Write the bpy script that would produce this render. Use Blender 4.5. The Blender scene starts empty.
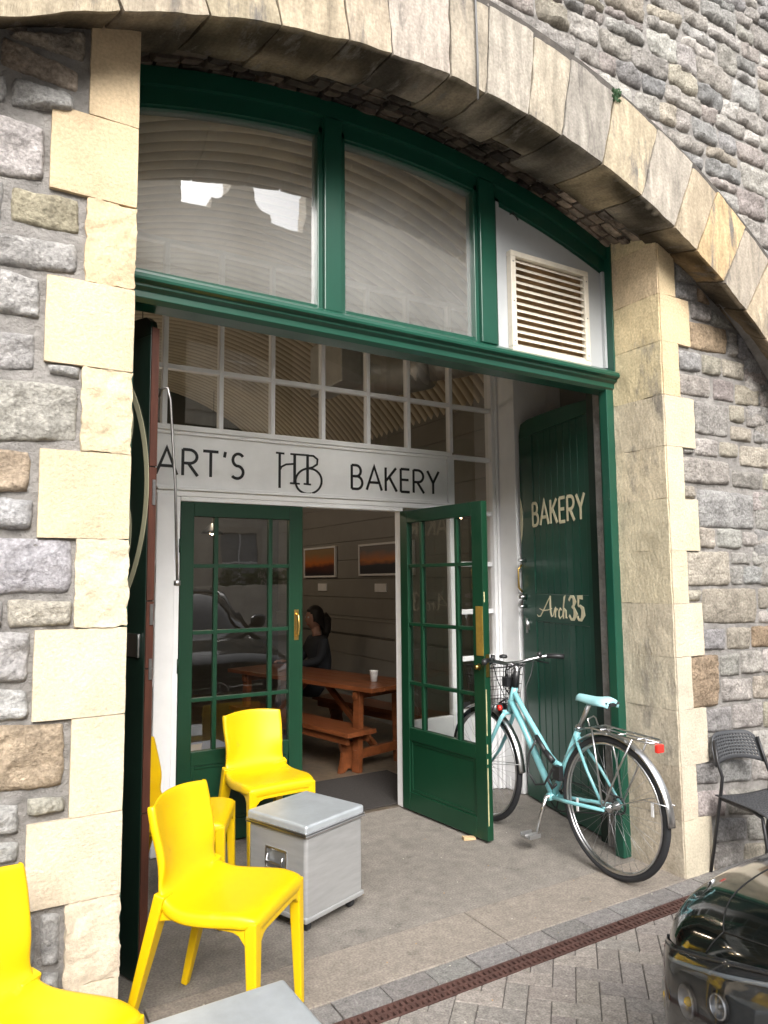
import bpy, bmesh, math, random
from mathutils import Vector, Matrix, noise
random.seed(7)
R = math.radians
sc = bpy.context.scene
col = sc.collection

# ------------------------------------------------------------------ camera
cam = bpy.data.cameras.new('camera'); camo = bpy.data.objects.new('camera', cam); col.objects.link(camo)
right = Vector((0.85993301, -0.51032813, -0.00896791))
down = Vector((0.03979855, 0.08455884, -0.99562336))
fwd = Vector((0.50885292, 0.85581248, 0.09302526))
m = Matrix((( right.x, -down.x, -fwd.x, 0), (right.y, -down.y, -fwd.y, 0), (right.z, -down.z, -fwd.z, 1.5), (0, 0, 0, 1)))
camo.matrix_world = m
cam.sensor_fit = 'VERTICAL'; cam.sensor_height = 36; cam.sensor_width = 27
cam.lens = 716 / 1024 * 36
cam.clip_start = 0.05; cam.clip_end = 2000
sc.camera = camo
# ------------------------------------------------------------------ sky, sun, exposure
FILL_W = 4.6
SUN_EL, SUN_AZ = 37, 196          # azimuth measured from +Y clockwise
w = bpy.data.worlds.new('World'); sc.world = w; w.use_nodes = True
nt = w.node_tree; nt.nodes.clear()
out = nt.nodes.new('ShaderNodeOutputWorld'); bg = nt.nodes.new('ShaderNodeBackground')
sky = nt.nodes.new('ShaderNodeTexSky'); sky.sky_type = 'NISHITA'; sky.sun_disc = False
sky.sun_elevation = R(SUN_EL); sky.sun_rotation = R(SUN_AZ); sky.dust_density = 6; sky.air_density = 1.2; sky.ozone_density = 1.0
hs = nt.nodes.new('ShaderNodeHueSaturation'); hs.inputs['Saturation'].default_value = 0.22
nt.links.new(sky.outputs[0], hs.inputs['Color']); nt.links.new(hs.outputs[0], bg.inputs[0]); nt.links.new(bg.outputs[0], out.inputs[0])
bg.inputs[1].default_value = 0.15
sl = bpy.data.lights.new('sun', 'SUN'); sl.energy = 1.35; sl.angle = R(38); sl.color = (1, .965, .91)
so = bpy.data.objects.new('sun', sl); col.objects.link(so)
d = Vector((math.sin(R(SUN_AZ)) * math.cos(R(SUN_EL)), math.cos(R(SUN_AZ)) * math.cos(R(SUN_EL)), math.sin(R(SUN_EL))))
so.rotation_euler = d.to_track_quat('Z', 'Y').to_euler(); so.location = (0, -6, 20)
sc.view_settings.view_transform = 'Standard'; sc.view_settings.look = 'None'; sc.view_settings.gamma = 1
sc.view_settings.use_curve_mapping = False
sc.view_settings.exposure = 1.27
sc.render.engine = 'CYCLES'

# ------------------------------------------------------------------ materials
MATS = {}
def M(name, c, rough=.5, metal=0, nz=None, bump=None, attr=False, coat=0, spec=.5, c2=None, stretch=(1, 1, 1), stain=None, speck=None):
    if name in MATS: return MATS[name]
    mt = bpy.data.materials.new(name); mt.use_nodes = True; t = mt.node_tree; b = t.nodes['Principled BSDF']
    N, L = t.nodes.new, t.links.new
    b.inputs['Roughness'].default_value = rough; b.inputs['Metallic'].default_value = metal
    b.inputs['Coat Weight'].default_value = coat; b.inputs['Coat Roughness'].default_value = .05
    b.inputs['Specular IOR Level'].default_value = spec
    tc = N('ShaderNodeTexCoord'); mp = N('ShaderNodeMapping'); mp.inputs['Scale'].default_value = stretch
    L(tc.outputs['Object'], mp.inputs['Vector'])
    base = None
    if attr:
        a = N('ShaderNodeAttribute'); a.attribute_name = 'col'; base = a.outputs['Color']
    if nz:
        n = N('ShaderNodeTexNoise'); n.inputs['Scale'].default_value = nz[0]; n.inputs['Detail'].default_value = 6; n.inputs['Roughness'].default_value = .65
        L(mp.outputs[0], n.inputs['Vector'])
        mr = N('ShaderNodeMapRange'); mr.inputs['From Min'].default_value = .3; mr.inputs['From Max'].default_value = .7
        mr.inputs['To Min'].default_value = 1 - nz[1]; mr.inputs['To Max'].default_value = 1 + nz[1]
        L(n.outputs['Fac'], mr.inputs['Value'])
        if c2:
            mx = N('ShaderNodeMix'); mx.data_type = 'RGBA'
            mx.inputs['A'].default_value = (*c, 1); mx.inputs['B'].default_value = (*c2, 1)
            mr2 = N('ShaderNodeMapRange'); mr2.inputs['From Min'].default_value = .38; mr2.inputs['From Max'].default_value = .62
            L(n.outputs['Fac'], mr2.inputs['Value']); L(mr2.outputs[0], mx.inputs['Factor'])
            base = mx.outputs['Result']
            n3 = N('ShaderNodeTexNoise'); n3.inputs['Scale'].default_value = nz[0] * 7; n3.inputs['Detail'].default_value = 5
            L(mp.outputs[0], n3.inputs['Vector']); L(n3.outputs['Fac'], mr.inputs['Value'])
        vm = N('ShaderNodeVectorMath'); vm.operation = 'SCALE'
        if base: L(base, vm.inputs[0])
        else: vm.inputs[0].default_value = c
        L(mr.outputs[0], vm.inputs['Scale']); base = vm.outputs[0]
    if stain:   # (scale, colour, threshold)
        n4 = N('ShaderNodeTexNoise'); n4.inputs['Scale'].default_value = stain[0]; n4.inputs['Detail'].default_value = 8; n4.inputs['Roughness'].default_value = .7
        L(mp.outputs[0], n4.inputs['Vector'])
        mr4 = N('ShaderNodeMapRange'); mr4.inputs['From Min'].default_value = stain[2]; mr4.inputs['From Max'].default_value = stain[2] + .12
        L(n4.outputs['Fac'], mr4.inputs['Value'])
        ms = N('ShaderNodeMix'); ms.data_type = 'RGBA'
        if base: L(base, ms.inputs['A'])
        else: ms.inputs['A'].default_value = (*c, 1)
        ms.inputs['B'].default_value = (*stain[1], 1); L(mr4.outputs[0], ms.inputs['Factor']); base = ms.outputs['Result']
    if speck:
        n5 = N('ShaderNodeTexNoise'); n5.inputs['Scale'].default_value = speck[0]; n5.inputs['Detail'].default_value = 3
        L(tc.outputs['Object'], n5.inputs['Vector']); mr5 = N('ShaderNodeMapRange'); mr5.inputs['From Min'].default_value = .3; mr5.inputs['From Max'].default_value = .7
        mr5.inputs['To Min'].default_value = 1 - speck[1]; mr5.inputs['To Max'].default_value = 1 + speck[1]; L(n5.outputs['Fac'], mr5.inputs['Value'])
        v5 = N('ShaderNodeVectorMath'); v5.operation = 'SCALE'
        if base: L(base, v5.inputs[0])
        else: v5.inputs[0].default_value = c
        L(mr5.outputs[0], v5.inputs['Scale']); base = v5.outputs[0]
    if base: L(base, b.inputs['Base Color'])
    else: b.inputs['Base Color'].default_value = (*c, 1)
    if bump:
        n2 = N('ShaderNodeTexNoise'); n2.inputs['Scale'].default_value = bump[0]; n2.inputs['Detail'].default_value = 8; n2.inputs['Roughness'].default_value = .7
        L(mp.outputs[0], n2.inputs['Vector'])
        bp = N('ShaderNodeBump'); bp.inputs['Strength'].default_value = bump[1]; bp.inputs['Distance'].default_value = bump[2] if len(bump) > 2 else .01
        L(n2.outputs['Fac'], bp.inputs['Height']); L(bp.outputs[0], b.inputs['Normal'])
    MATS[name] = mt
    return mt

def glass(name, tint=(.93, .95, .94), boost=1.3, add=.02, haze=0):
    if name in MATS: return MATS[name]
    mt = bpy.data.materials.new(name); mt.use_nodes = True; t = mt.node_tree; t.nodes.clear(); N, L = t.nodes.new, t.links.new
    o = N('ShaderNodeOutputMaterial'); mx = N('ShaderNodeMixShader'); tr = N('ShaderNodeBsdfTransparent'); gl = N('ShaderNodeBsdfGlossy')
    tr.inputs[0].default_value = (*tint, 1); gl.inputs['Roughness'].default_value = 0.003; gl.inputs[0].default_value = (1, 1, 1, 1)
    fr = N('ShaderNodeFresnel'); fr.inputs[0].default_value = 1.5
    ma = N('ShaderNodeMath'); ma.operation = 'MULTIPLY_ADD'; ma.use_clamp = True
    ma.inputs[1].default_value = boost; ma.inputs[2].default_value = add
    nz = N('ShaderNodeTexNoise'); nz.inputs['Scale'].default_value = 3; bp = N('ShaderNodeBump'); bp.inputs['Strength'].default_value = .04; bp.inputs['Distance'].default_value = .02
    L(nz.outputs[0], bp.inputs['Height']); L(bp.outputs[0], gl.inputs['Normal'])
    L(fr.outputs[0], ma.inputs[0]); L(ma.outputs[0], mx.inputs[0]); (L(tr.outputs[0], mx.inputs[1]) if not haze else None); L(gl.outputs[0], mx.inputs[2]); L(mx.outputs[0], o.inputs[0])
    if haze:      # milky haze painted into the pane to brighten it
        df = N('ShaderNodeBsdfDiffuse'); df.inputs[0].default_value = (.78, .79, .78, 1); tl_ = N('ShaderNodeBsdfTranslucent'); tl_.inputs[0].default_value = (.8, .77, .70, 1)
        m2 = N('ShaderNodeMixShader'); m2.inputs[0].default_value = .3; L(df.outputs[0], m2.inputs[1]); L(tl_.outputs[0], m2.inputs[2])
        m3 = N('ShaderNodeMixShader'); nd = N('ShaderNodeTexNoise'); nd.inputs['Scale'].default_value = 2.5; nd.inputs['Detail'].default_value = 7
        mr = N('ShaderNodeMapRange'); mr.inputs['To Min'].default_value = haze * .5; mr.inputs['To Max'].default_value = haze * 1.5; L(nd.outputs['Fac'], mr.inputs['Value']); L(mr.outputs[0], m3.inputs[0])
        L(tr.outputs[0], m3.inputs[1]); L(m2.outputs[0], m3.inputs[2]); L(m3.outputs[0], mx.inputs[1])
    MATS[name] = mt
    return mt

def emit(name, c, s):
    mt = M(name, c, .4); b = mt.node_tree.nodes['Principled BSDF']
    b.inputs['Emission Color'].default_value = (*c, 1); b.inputs['Emission Strength'].default_value = s
    return mt

STONE = M('rubble_stone', (.3, .3, .3), .95, nz=(11, .34), speck=(85, .28), bump=(46, 1.0, .03), attr=True, spec=.2)
ASHLAR = M('ashlar_stone', (.5, .4, .25), .93, nz=(5, .15), speck=(90, .12), bump=(60, .8, .010), attr=True, spec=.2, stain=(5, (.16, .13, .09), .66))
RINGST = M('ring_stone', (.5, .42, .3), .93, nz=(6, .34), speck=(80, .16), bump=(36, .8, .014), attr=True, spec=.2, stretch=(3.2, 1, .6), stain=(3.4, (.17, .155, .14), .55))
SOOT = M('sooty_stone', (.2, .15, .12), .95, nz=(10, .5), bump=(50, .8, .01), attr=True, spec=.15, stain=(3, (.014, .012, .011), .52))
REVEAL = M('weathered_pier_stone', (.4, .33, .22), .93, nz=(7, .2), speck=(80, .16), bump=(45, .8, .010), attr=True, spec=.2, stain=(3.2, (.25, .225, .19), .55), stretch=(1, 1.6, .7))
MORTAR = M('mortar', (.30, .285, .27), .95, nz=(12, .3), bump=(30, 1.0, .03), spec=.2)
GREEN = M('green_paint', (.006, .060, .037), .32, nz=(3, .12), bump=(25, .12, .004), coat=.15, stain=(14, (.06, .12, .08), .74))
GREEND = M('dark_green_paint', (.0035, .036, .016), .38, nz=(3, .15), bump=(20, .15, .004), coat=.0, stain=(18, (.05, .09, .06), .74))
BLACKG = M('blackened_green_paint', (.006, .018, .012), .4, nz=(4, .2), bump=(20, .2, .004))
WHITE = M('white_paint', (.83, .83, .84), .45, nz=(4, .06), bump=(18, .12, .003), stain=(9, (.42, .40, .37), .72))
GREYP = M('grey_board_paint', (.40, .415, .425), .5, nz=(3, .08), stain=(7, (.35, .36, .36), .68))
VENT = M('cream_vent_metal', (.62, .57, .48), .4, nz=(12, .1), stain=(15, (.32, .2, .09), .64))
BLACK = M('black_lettering', (.012, .012, .014), .4)
CREAM = M('cream_lettering', (.74, .68, .47), .5)
GLASS = glass('window_glass', (.88, .90, .88), 2.4, .04)
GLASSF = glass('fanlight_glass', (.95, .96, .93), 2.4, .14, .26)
BRASS = M('brass', (.62, .42, .13), .3, 1, nz=(20, .15))
STEEL = M('worn_steel', (.32, .31, .30), .45, 1, nz=(25, .25))
RUSTW = M('bare_brown_wood', (.07, .020, .010), .6, nz=(8, .35), bump=(30, .4, .004), stretch=(4, 4, .5), stain=(9, (.30, .27, .22), .68))
YELLOW = M('yellow_plastic', (.70, .45, .0), .42, nz=(4, .04), bump=(180, .06, .002), stain=(7, (.56, .36, .03), .63))
ALU = M('brushed_aluminium', (.47, .475, .48), .42, .6, nz=(6, .1), bump=(90, .12, .002), stretch=(1, 1, 6), stain=(11, (.36, .38, .40), .66))
ALULID = M('sky_sheen_aluminium_lid', (.50, .54, .575), .40, .5, nz=(5, .16), bump=(70, .2, .002), stain=(8, (.75, .78, .8), .68))  # pale bluish base and cloudy patches stand in for sky reflection
RUBBER = M('black_rubber', (.02, .021, .024), .65, bump=(60, .2))
BLKPL = M('black_plastic', (.02, .02, .022), .4, bump=(120, .1, .002))
CHROME = M('chrome', (.8, .8, .8), .14, 1)
SILVER = M('silver_metal', (.62, .62, .63), .28, 1)
CYAN = M('pale_turquoise_paint', (.23, .53, .57), .28, nz=(3, .04), coat=.3)
ORWOOD = M('orange_varnished_wood', (.17, .052, .018), .35, nz=(3, .35), bump=(20, .15, .003), stretch=(6, 1, 6), coat=.2)
CARP = M('black_car_paint', (.003, .005, .005), .10, 0, coat=.6, spec=.5)
DARKGL = M('dark_car_glass', (.01, .012, .014), .04, 0, coat=1)
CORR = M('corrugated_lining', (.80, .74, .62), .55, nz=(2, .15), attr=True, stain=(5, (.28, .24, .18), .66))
BOARD = M('painted_boards', (.25, .24, .22), .55, nz=(3, .08), bump=(15, .15, .003))
FOIL = M('foil_duct', (.85, .85, .85), .3, .6, nz=(10, .1), bump=(14, .8, .02))
DARKWALL = M('dark_plaster', (.10, .095, .09), .8, nz=(3, .15))

# ------------------------------------------------------------------ builders
ORIG = {}
class MB:
    def __init__(s): s.v = []; s.f = []; s.c = []; s.m = []; s.sm = []
    def add(s, vs, fs, c=(1, 1, 1), mi=0, smooth=False):
        o = len(s.v)
        for q in vs: s.v.append(Vector(q)); s.c.append(c)
        for f in fs: s.f.append([o + i for i in f]); s.m.append(mi); s.sm.append(smooth)
        return s
    def box(s, a, b, c=(1, 1, 1), mi=0, M4=None):
        x0, y0, z0 = a; x1, y1, z1 = b
        vs = [(x0, y0, z0), (x1, y0, z0), (x1, y1, z0), (x0, y1, z0), (x0, y0, z1), (x1, y0, z1), (x1, y1, z1), (x0, y1, z1)]
        if M4 is not None: vs = [M4 @ Vector(q) for q in vs]
        return s.add(vs, [(0, 3, 2, 1), (4, 5, 6, 7), (0, 1, 5, 4), (1, 2, 6, 5), (2, 3, 7, 6), (3, 0, 4, 7)], c, mi)
    def bar(s, p, q, wdt, dep, up=(0, 0, 1), w2=None, d2=None, mi=0):
        p = Vector(p); q = Vector(q); t = (q - p).normalized(); u = t.cross(Vector(up))
        if u.length < 1e-4: u = t.cross(Vector((0, 1, 0)))
        u.normalize(); v = u.cross(t); w2 = wdt if w2 is None else w2; d2 = dep if d2 is None else d2
        vs = []
        for c0, a, b in ((p, wdt, dep), (q, w2, d2)):
            for i, j in ((-1, -1), (1, -1), (1, 1), (-1, 1)): vs.append(c0 + u * i * a / 2 + v * j * b / 2)
        return s.add(vs, [(0, 1, 2, 3), (7, 6, 5, 4), (0, 4, 5, 1), (1, 5, 6, 2), (2, 6, 7, 3), (3, 7, 4, 0)], mi=mi)
    def tube(s, pts, r, n=10, closed=False, mi=0, sq=1, caps=True):
        P = [Vector(p) for p in pts]; k = len(P); rr = r if isinstance(r, (list, tuple)) else [r] * k
        up = None; rings = []
        for i in range(k):
            if closed: t = (P[(i + 1) % k] - P[i - 1]).normalized()
            else: t = (P[min(i + 1, k - 1)] - P[max(i - 1, 0)]).normalized()
            if up is None:
                up = Vector((0, 0, 1)) if abs(t.z) < .9 else Vector((1, 0, 0))
            u = t.cross(up).normalized(); v = u.cross(t).normalized(); up = v
            rings.append([P[i] + (u * math.cos(a) + v * math.sin(a) * sq) * rr[i] for a in [2 * math.pi * j / n for j in range(n)]])
        vs = [q for g in rings for q in g]; fs = []
        for i in range(k if closed else k - 1):
            a = i * n; b = ((i + 1) % k) * n
            for j in range(n): fs.append((a + j, a + (j + 1) % n, b + (j + 1) % n, b + j))
        if not closed and caps:
            fs.append(tuple(range(n))[::-1]); fs.append(tuple(range((k - 1) * n, k * n)))
        return s.add(vs, fs, mi=mi, smooth=True)
    def lathe(s, prof, org, axis='Z', n=20, mi=0, M4=None):
        vs = []; fs = []; k = len(prof)
        for i in range(n):
            a = 2 * math.pi * i / n
            for r, h in prof:
                q = {'Z': (r * math.cos(a), r * math.sin(a), h), 'Y': (r * math.cos(a), h, r * math.sin(a)), 'X': (h, r * math.cos(a), r * math.sin(a))}[axis]
                q = Vector(q) + Vector(org)
                if M4 is not None: q = M4 @ q
                vs.append(q)
        for i in range(n):
            for j in range(k - 1):
                a = i * k + j; b = ((i + 1) % n) * k + j
                fs.append((a, b, b + 1, a + 1))
        return s.add(vs, fs, mi=mi, smooth=True)
    def prism(s, poly, d0, d1, fn):      # poly 2-D, fn(u,v,d) -> point
        n = len(poly); vs = [fn(u, v, d0) for u, v in poly] + [fn(u, v, d1) for u, v in poly]
        fs = [tuple(range(n)), tuple(range(2 * n - 1, n - 1, -1))] + [(i, i + n, (i + 1) % n + n, (i + 1) % n) for i in range(n)]
        return s.add(vs, fs)
    def grid(s, rows, smooth=True, mi=0, c=(1, 1, 1), closeu=False):
        h = len(rows); wd = len(rows[0]); vs = [q for r in rows for q in r]; fs = []
        for i in range(h - 1):
            for j in range(wd if closeu else wd - 1):
                k = (j + 1) % wd
                fs.append((i * wd + j, i * wd + k, (i + 1) * wd + k, (i + 1) * wd + j))
        return s.add(vs, fs, c, mi, smooth)
    def rock(s, f, n, amp, freq, c, rnd=.03, seed=0):
        # six faces of a subdivided cube mapped through f(a,b,c)
        for ax in range(3):
            for sd in (0, 1):
                rows = []
                na, nb = n[(ax + 1) % 3], n[(ax + 2) % 3]
                for i in range(na + 1):
                    row = []
                    for j in range(nb + 1):
                        q = [0, 0, 0]; q[ax] = sd; q[(ax + 1) % 3] = i / na; q[(ax + 2) % 3] = j / nb
                        u = [2 * t - 1 for t in q]
                        for k in range(3):
                            o1, o2 = u[(k + 1) % 3], u[(k + 2) % 3]
                            q[k] = .5 + .5 * u[k] * (1 - rnd * (abs(o1) ** 10 + abs(o2) ** 10) * .5)
                        p = Vector(f(*q))
                        nn = noise.noise_vector(p * freq + Vector((seed, 0, 0))) * amp + noise.noise_vector(p * freq * 3.1) * amp * .4
                        row.append(p + nn)
                    rows.append(row)
                s.grid(rows, True, 0, c)
        return s
    def stone(s, quad, yf, bulge, c, rnd=.16, n=9, rough=.008, gap=.006, res=.018):
        tl, tr, br, bl = [Vector((q[0], q[1])) for q in quad]
        cen = (tl + tr + br + bl) / 4
        wd = (tr - tl).length; ht = (tl - bl).length
        nx = max(4, min(26, int(wd / res))); nz_ = max(4, min(22, int(ht / res))); an = random.uniform(8, 16); bn = random.uniform(18, 36); kind_ = random.random()
        us = [-1] + [-1 + 2 * i / nx for i in range(nx + 1)] + [1]; vs_ = [-1] + [-1 + 2 * i / nz_ for i in range(nz_ + 1)] + [1]
        sd = random.random() * 50; tiltx = random.uniform(-.4, .4); tiltz = random.uniform(-.4, .4)
        rows = []
        for jj, v in enumerate(vs_):
            row = []
            for ii, u in enumerate(us):
                border = ii in (0, len(us) - 1) or jj in (0, len(vs_) - 1)
                sh = 1 - rnd * (abs(u) * abs(v)) ** 3
                uu, vv = u * sh, v * sh
                a = (uu + 1) / 2; b = (vv + 1) / 2
                p = (bl * (1 - a) + br * a) * (1 - b) + (tl * (1 - a) + tr * a) * b
                k = 1 - gap * 2 / max(min(wd, ht), .03)
                p = cen + (p - cen) * k
                q3 = Vector((p.x * 9, p.y * 9, sd))
                wob = (noise.noise_vector(q3) * .006 + noise.noise_vector(q3 * 4.3) * .0035) * max(abs(u), abs(v)) ** 2
                e = max(0, (1 - abs(u) ** 8)) * max(0, (1 - abs(v) ** 8))
                rg = 1 - abs(noise.noise(Vector((p.x * an + p.y * 3, p.y * bn, sd)))) * 2 if kind_ < .6 else noise.noise(Vector((p.x * 16, p.y * 16, sd))) * .8
                rg += (1 - abs(noise.noise(Vector((p.x * 40, p.y * 52, sd)))) * 2) * .45
                dep = bulge * (e ** .5) * (1 + tiltx * u * .6 + tiltz * v * .6) + (noise.fractal(Vector((p.x * 11, p.y * 11, sd)), .7, 2.1, 3) * rough * .8 + rg * rough * .42 - rough * .2) * (.25 + .75 * e)
                if border: dep = -.045
                row.append((p.x + wob.x, yf - dep, p.y + wob.y))
            rows.append(row)
        s.grid(rows, True, 0, c)
    def build(s, name, mats, parent=None, bevel=0, local=False, seg=2, smooth_all=False, kind=None):
        me = bpy.data.meshes.new(name)
        off = Vector((0, 0, 0))
        if parent is not None and not local: off = ORIG.get(parent.name, Vector((0, 0, 0)))
        me.from_pydata([v - off for v in s.v], [], s.f)
        if not isinstance(mats, (list, tuple)): mats = [mats]
        for q in mats: me.materials.append(q)
        me.polygons.foreach_set('material_index', s.m); me.polygons.foreach_set('use_smooth', [bool(x) or smooth_all for x in s.sm])
        at = me.color_attributes.new('col', 'FLOAT_COLOR', 'POINT')
        at.data.foreach_set('color', [x for c in s.c for x in (c[0], c[1], c[2], 1)])
        me.update()
        o = bpy.data.objects.new(name, me); col.objects.link(o)
        if parent is not None: o.parent = parent; ORIG[o.name] = off
        if bevel:
            b = o.modifiers.new('bevel', 'BEVEL'); b.width = bevel; b.segments = seg; b.limit_method = 'ANGLE'; b.angle_limit = R(40)
        if kind: o['kind'] = kind
        return o

def tag(o, label=None, cat=None, group=None, kind=None):
    if label: o['label'] = label
    if cat: o['category'] = cat
    if group: o['group'] = group
    if kind: o['kind'] = kind
    return o
def thing(name, label, cat, loc=(0, 0, 0), rz=0, group=None):
    o = bpy.data.objects.new(name, None); col.objects.link(o); o.location = loc; o.rotation_euler = (0, 0, rz); o.empty_display_size = .1
    ORIG[o.name] = Vector(loc); tag(o, label, cat, group); return o
def copy_tree(o, parent=None):
    c = o.copy(); col.objects.link(c)
    if parent is not None: c.parent = parent
    for ch in [x for x in col.objects if x.parent == o]: copy_tree(ch, c)
    return c
def recalc(o):
    bm = bmesh.new(); bm.from_mesh(o.data); bmesh.ops.recalc_face_normals(bm, faces=bm.faces); bm.to_mesh(o.data); bm.free(); return o
def vary(c, a, h=.014):
    k = 1 + random.uniform(-a, a); return tuple(max(0, x * k * (1 + random.uniform(-h, h))) for x in c)

# ================================================================== GROUND
PAVE = M('block_paver', (.24, .225, .21), .9, nz=(34, .28), bump=(80, .8, .006), attr=True, speck=(130, .30), stain=(34, (.42, .39, .33), .65))
ASPH = M('street_paving', (.24, .225, .205), .9, nz=(40, .25), bump=(120, .4, .004))
CONC = M('apron_concrete', (.19, .172, .152), .85, nz=(2.0, .16), c2=(.215, .194, .172), speck=(110, .28), bump=(110, .8, .006), stain=(4.5, (.10, .09, .082), .60))
SILL = M('threshold_stone', (.245, .212, .18), .88, nz=(3, .12), c2=(.215, .187, .16), speck=(110, .25), bump=(70, .4, .004), stain=(6, (.12, .105, .09), .60))
g = MB().box((-300, -300, -.30), (300, 300, -.034)).build('street', ASPH, kind='structure')
PM = MB()
PM.box((-3.2, -2.2, -.030), (8, 2.235, -.006), (.11, .10, .09))
ang = R(45); ca, sa = math.cos(ang), math.sin(ang)
L_, W_ = .168, .084
def brick(cx, cy, horiz):
    hx, hy = (L_ / 2 - .0016, W_ / 2 - .0016) if horiz else (W_ / 2 - .0016, L_ / 2 - .0016)
    X = cx * ca - cy * sa + 2.0; Y = cx * sa + cy * ca + .6
    if not (-2.9 < X < 7.5 and -1.9 < Y): return
    pts = [(X + a * ca - b * sa, Y + a * sa + b * ca) for a, b in ((-hx, -hy), (hx, -hy), (hx, hy), (-hx, hy))]
    cl = []; YM = 2.230
    for k_ in range(4):
        (x0, y0), (x1, y1) = pts[k_], pts[(k_ + 1) % 4]
        if y0 <= YM: cl.append((x0, y0))
        if (y0 <= YM) != (y1 <= YM): t_ = (YM - y0) / (y1 - y0); cl.append((x0 + (x1 - x0) * t_, YM))
    pts = cl
    if len(pts) < 3: return
    dz = random.uniform(-.0012, .0012)
    c = vary(random.choice([(.255, .227, .203), (.235, .212, .195), (.268, .24, .213), (.245, .22, .20)]), .07)
    top = []
    N_ = len(pts); cx_, cy_ = sum(p[0] for p in pts) / N_, sum(p[1] for p in pts) / N_
    for x, y in pts: top.append((x + (cx_ - x) * .045, y + (cy_ - y) * .045, dz))
    lo = [(x, y, -.003 + dz) for x, y in pts]; bo = [(x, y, -.02) for x, y in pts]
    PM.add(top + lo + bo, [tuple(range(N_))] + [(i + N_, (i + 1) % N_ + N_, (i + 1) % N_, i) for i in range(N_)] + [(i + 2 * N_, (i + 1) % N_ + 2 * N_, (i + 1) % N_ + N_, i + N_) for i in range(N_)], c)
for i in range(-75, 75):
    for j in range(-75, 75):
        # herringbone: unit cell of one horizontal + one vertical brick
        x = i * W_; y = j * W_
        if (i - j) % 4 == 0: brick(x + W_, y + W_ / 2, True)
        if (i - j) % 4 == 3: brick(x + W_ / 2, y + W_, False)
# soldier rows both sides of the channel
for k in range(-15, 40):
    x0 = k * .2
    c = vary((.19, .18, .172), .10); PM.box((x0 + .003, 2.325, -.02), (x0 + .197, 2.424, random.uniform(-.001, .002)), c)
PM.box((-3.2, 2.320, -.030), (8, 2.43, -.010), (.09, .085, .08))
PM.build('block_paving', PAVE, bevel=0, kind='structure')
AP = MB(); AP.box((-.3, 2.735, -.05), (4.4, 4.162, .000)); ap = AP.build('doorway_concrete', CONC, kind='structure')
AP = MB()
for a, b in ((-.6, .62), (.626, 2.02), (2.026, 3.6)): AP.box((a, 2.43, -.05), (b, 2.731, .002))
AP.build('threshold_strip', SILL, bevel=.004, kind='structure')
MB().box((-3.2, 2.431, -.05), (8, 2.47, -.004)).build('wall_foot_strip', CONC, kind='structure')
FLOORM = M('worn_interior_floor', (.16, .115, .075), .35, nz=(3, .3), c2=(.09, .075, .06), bump=(20, .15, .003), stain=(5, (.24, .20, .15), .62))
MB().box((-.35, 4.165, -.06), (4.05, 9.6, .004)).build('interior_floor', FLOORM, kind='structure')

gt = MB()
for i in range(150):
    x, y = random.uniform(.5, 3.9), random.uniform(1.2, 4.0); r_ = random.uniform(.002, .006)
    if 2.23 < y < 2.33: continue
    if y > 2.43 and not (.7 < x < 3.1): continue
    a = random.uniform(0, 6.28); z = .004 if y > 2.43 else .001
    gt.add([(x + r_ * math.cos(a + k * 2.1) * random.uniform(.6, 1.3), y + r_ * math.sin(a + k * 2.1), z) for k in range(3)] + [(x, y, z + r_ * .7)], [(0, 1, 3), (1, 2, 3), (2, 0, 3)], random.choice([(.5, .47, .4), (.10, .08, .06), (.35, .22, .10), (.6, .58, .52)]))
tag(gt.build('grit', M('grit_crumbs', (.4, .35, .3), .9, attr=True)), 'scattered grit and crumbs on the doorway floor and paving', 'grit', kind='stuff')
# drainage channel
IRON = M('rusty_iron', (.085, .042, .034), .8, .2, nz=(30, .4), bump=(60, .5, .003), stain=(18, (.30, .27, .24), .68))
t = thing('drain_channel', 'rusty iron slotted drain grating running along the doorway paving', 'drain', (1.5, 2.28, 0))
f = MB().box((-3.2, 2.236, -.10), (8, 2.319, -.09)).build('channel_bed', M('wet_dirt', (.02, .018, .015), .8), t)
k = 0
x = -2.95
while x < 7.4:
    g = MB()
    for y0 in (2.238, 2.272, 2.308): g.box((x, y0, -.03), (x + .492, y0 + .009, -.003))
    xx = x
    while xx < x + .49:
        g.box((xx, 2.247, -.028), (xx + .013, 2.272, -.0042)); g.box((xx, 2.281, -.028), (xx + .013, 2.308, -.0042)); xx += .0245
    g.build('grating', IRON, t)
    x += .5

# ================================================================== STONE ARCH WALL
wall = thing('stone_arch_wall', 'grey rubble and cream ashlar railway arch wall around the bakery doorway', 'wall', (1.82, 2.43, 0))
O = (1.68, .23)
CIR = ((2.235, 1.68, .23, 3.336), (2.43, 1.6547, -.4924, 4.0756), (2.80, 1.650, -.551, 4.2346))
def rho(th, k):
    y, cx_, cz_, r = CIR[k]; dx, dz = math.cos(th), math.sin(th); ox, oz = O[0] - cx_, O[1] - cz_
    b = ox * dx + oz * dz; c = ox * ox + oz * oz - r * r
    return -b + math.sqrt(b * b - c)
def rad(th, y):
    r0 = rho(th, 0); r1 = min(rho(th, 1), r0 + .22); r2 = min(rho(th, 2), r0 + .34)
    if y <= 2.43: t_ = (y - 2.235) / .195; return r0 + (r1 - r0) * t_
    t_ = (y - 2.43) / .37; return r1 + (r2 - r1) * t_
def zin(x, k):
    y, cx_, cz_, r = CIR[k]; q = r * r - (x - cx_) ** 2
    return cz_ + math.sqrt(q) if q > 0 else None
ring = MB(); th = -.02; n = 0
ths = []
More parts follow.
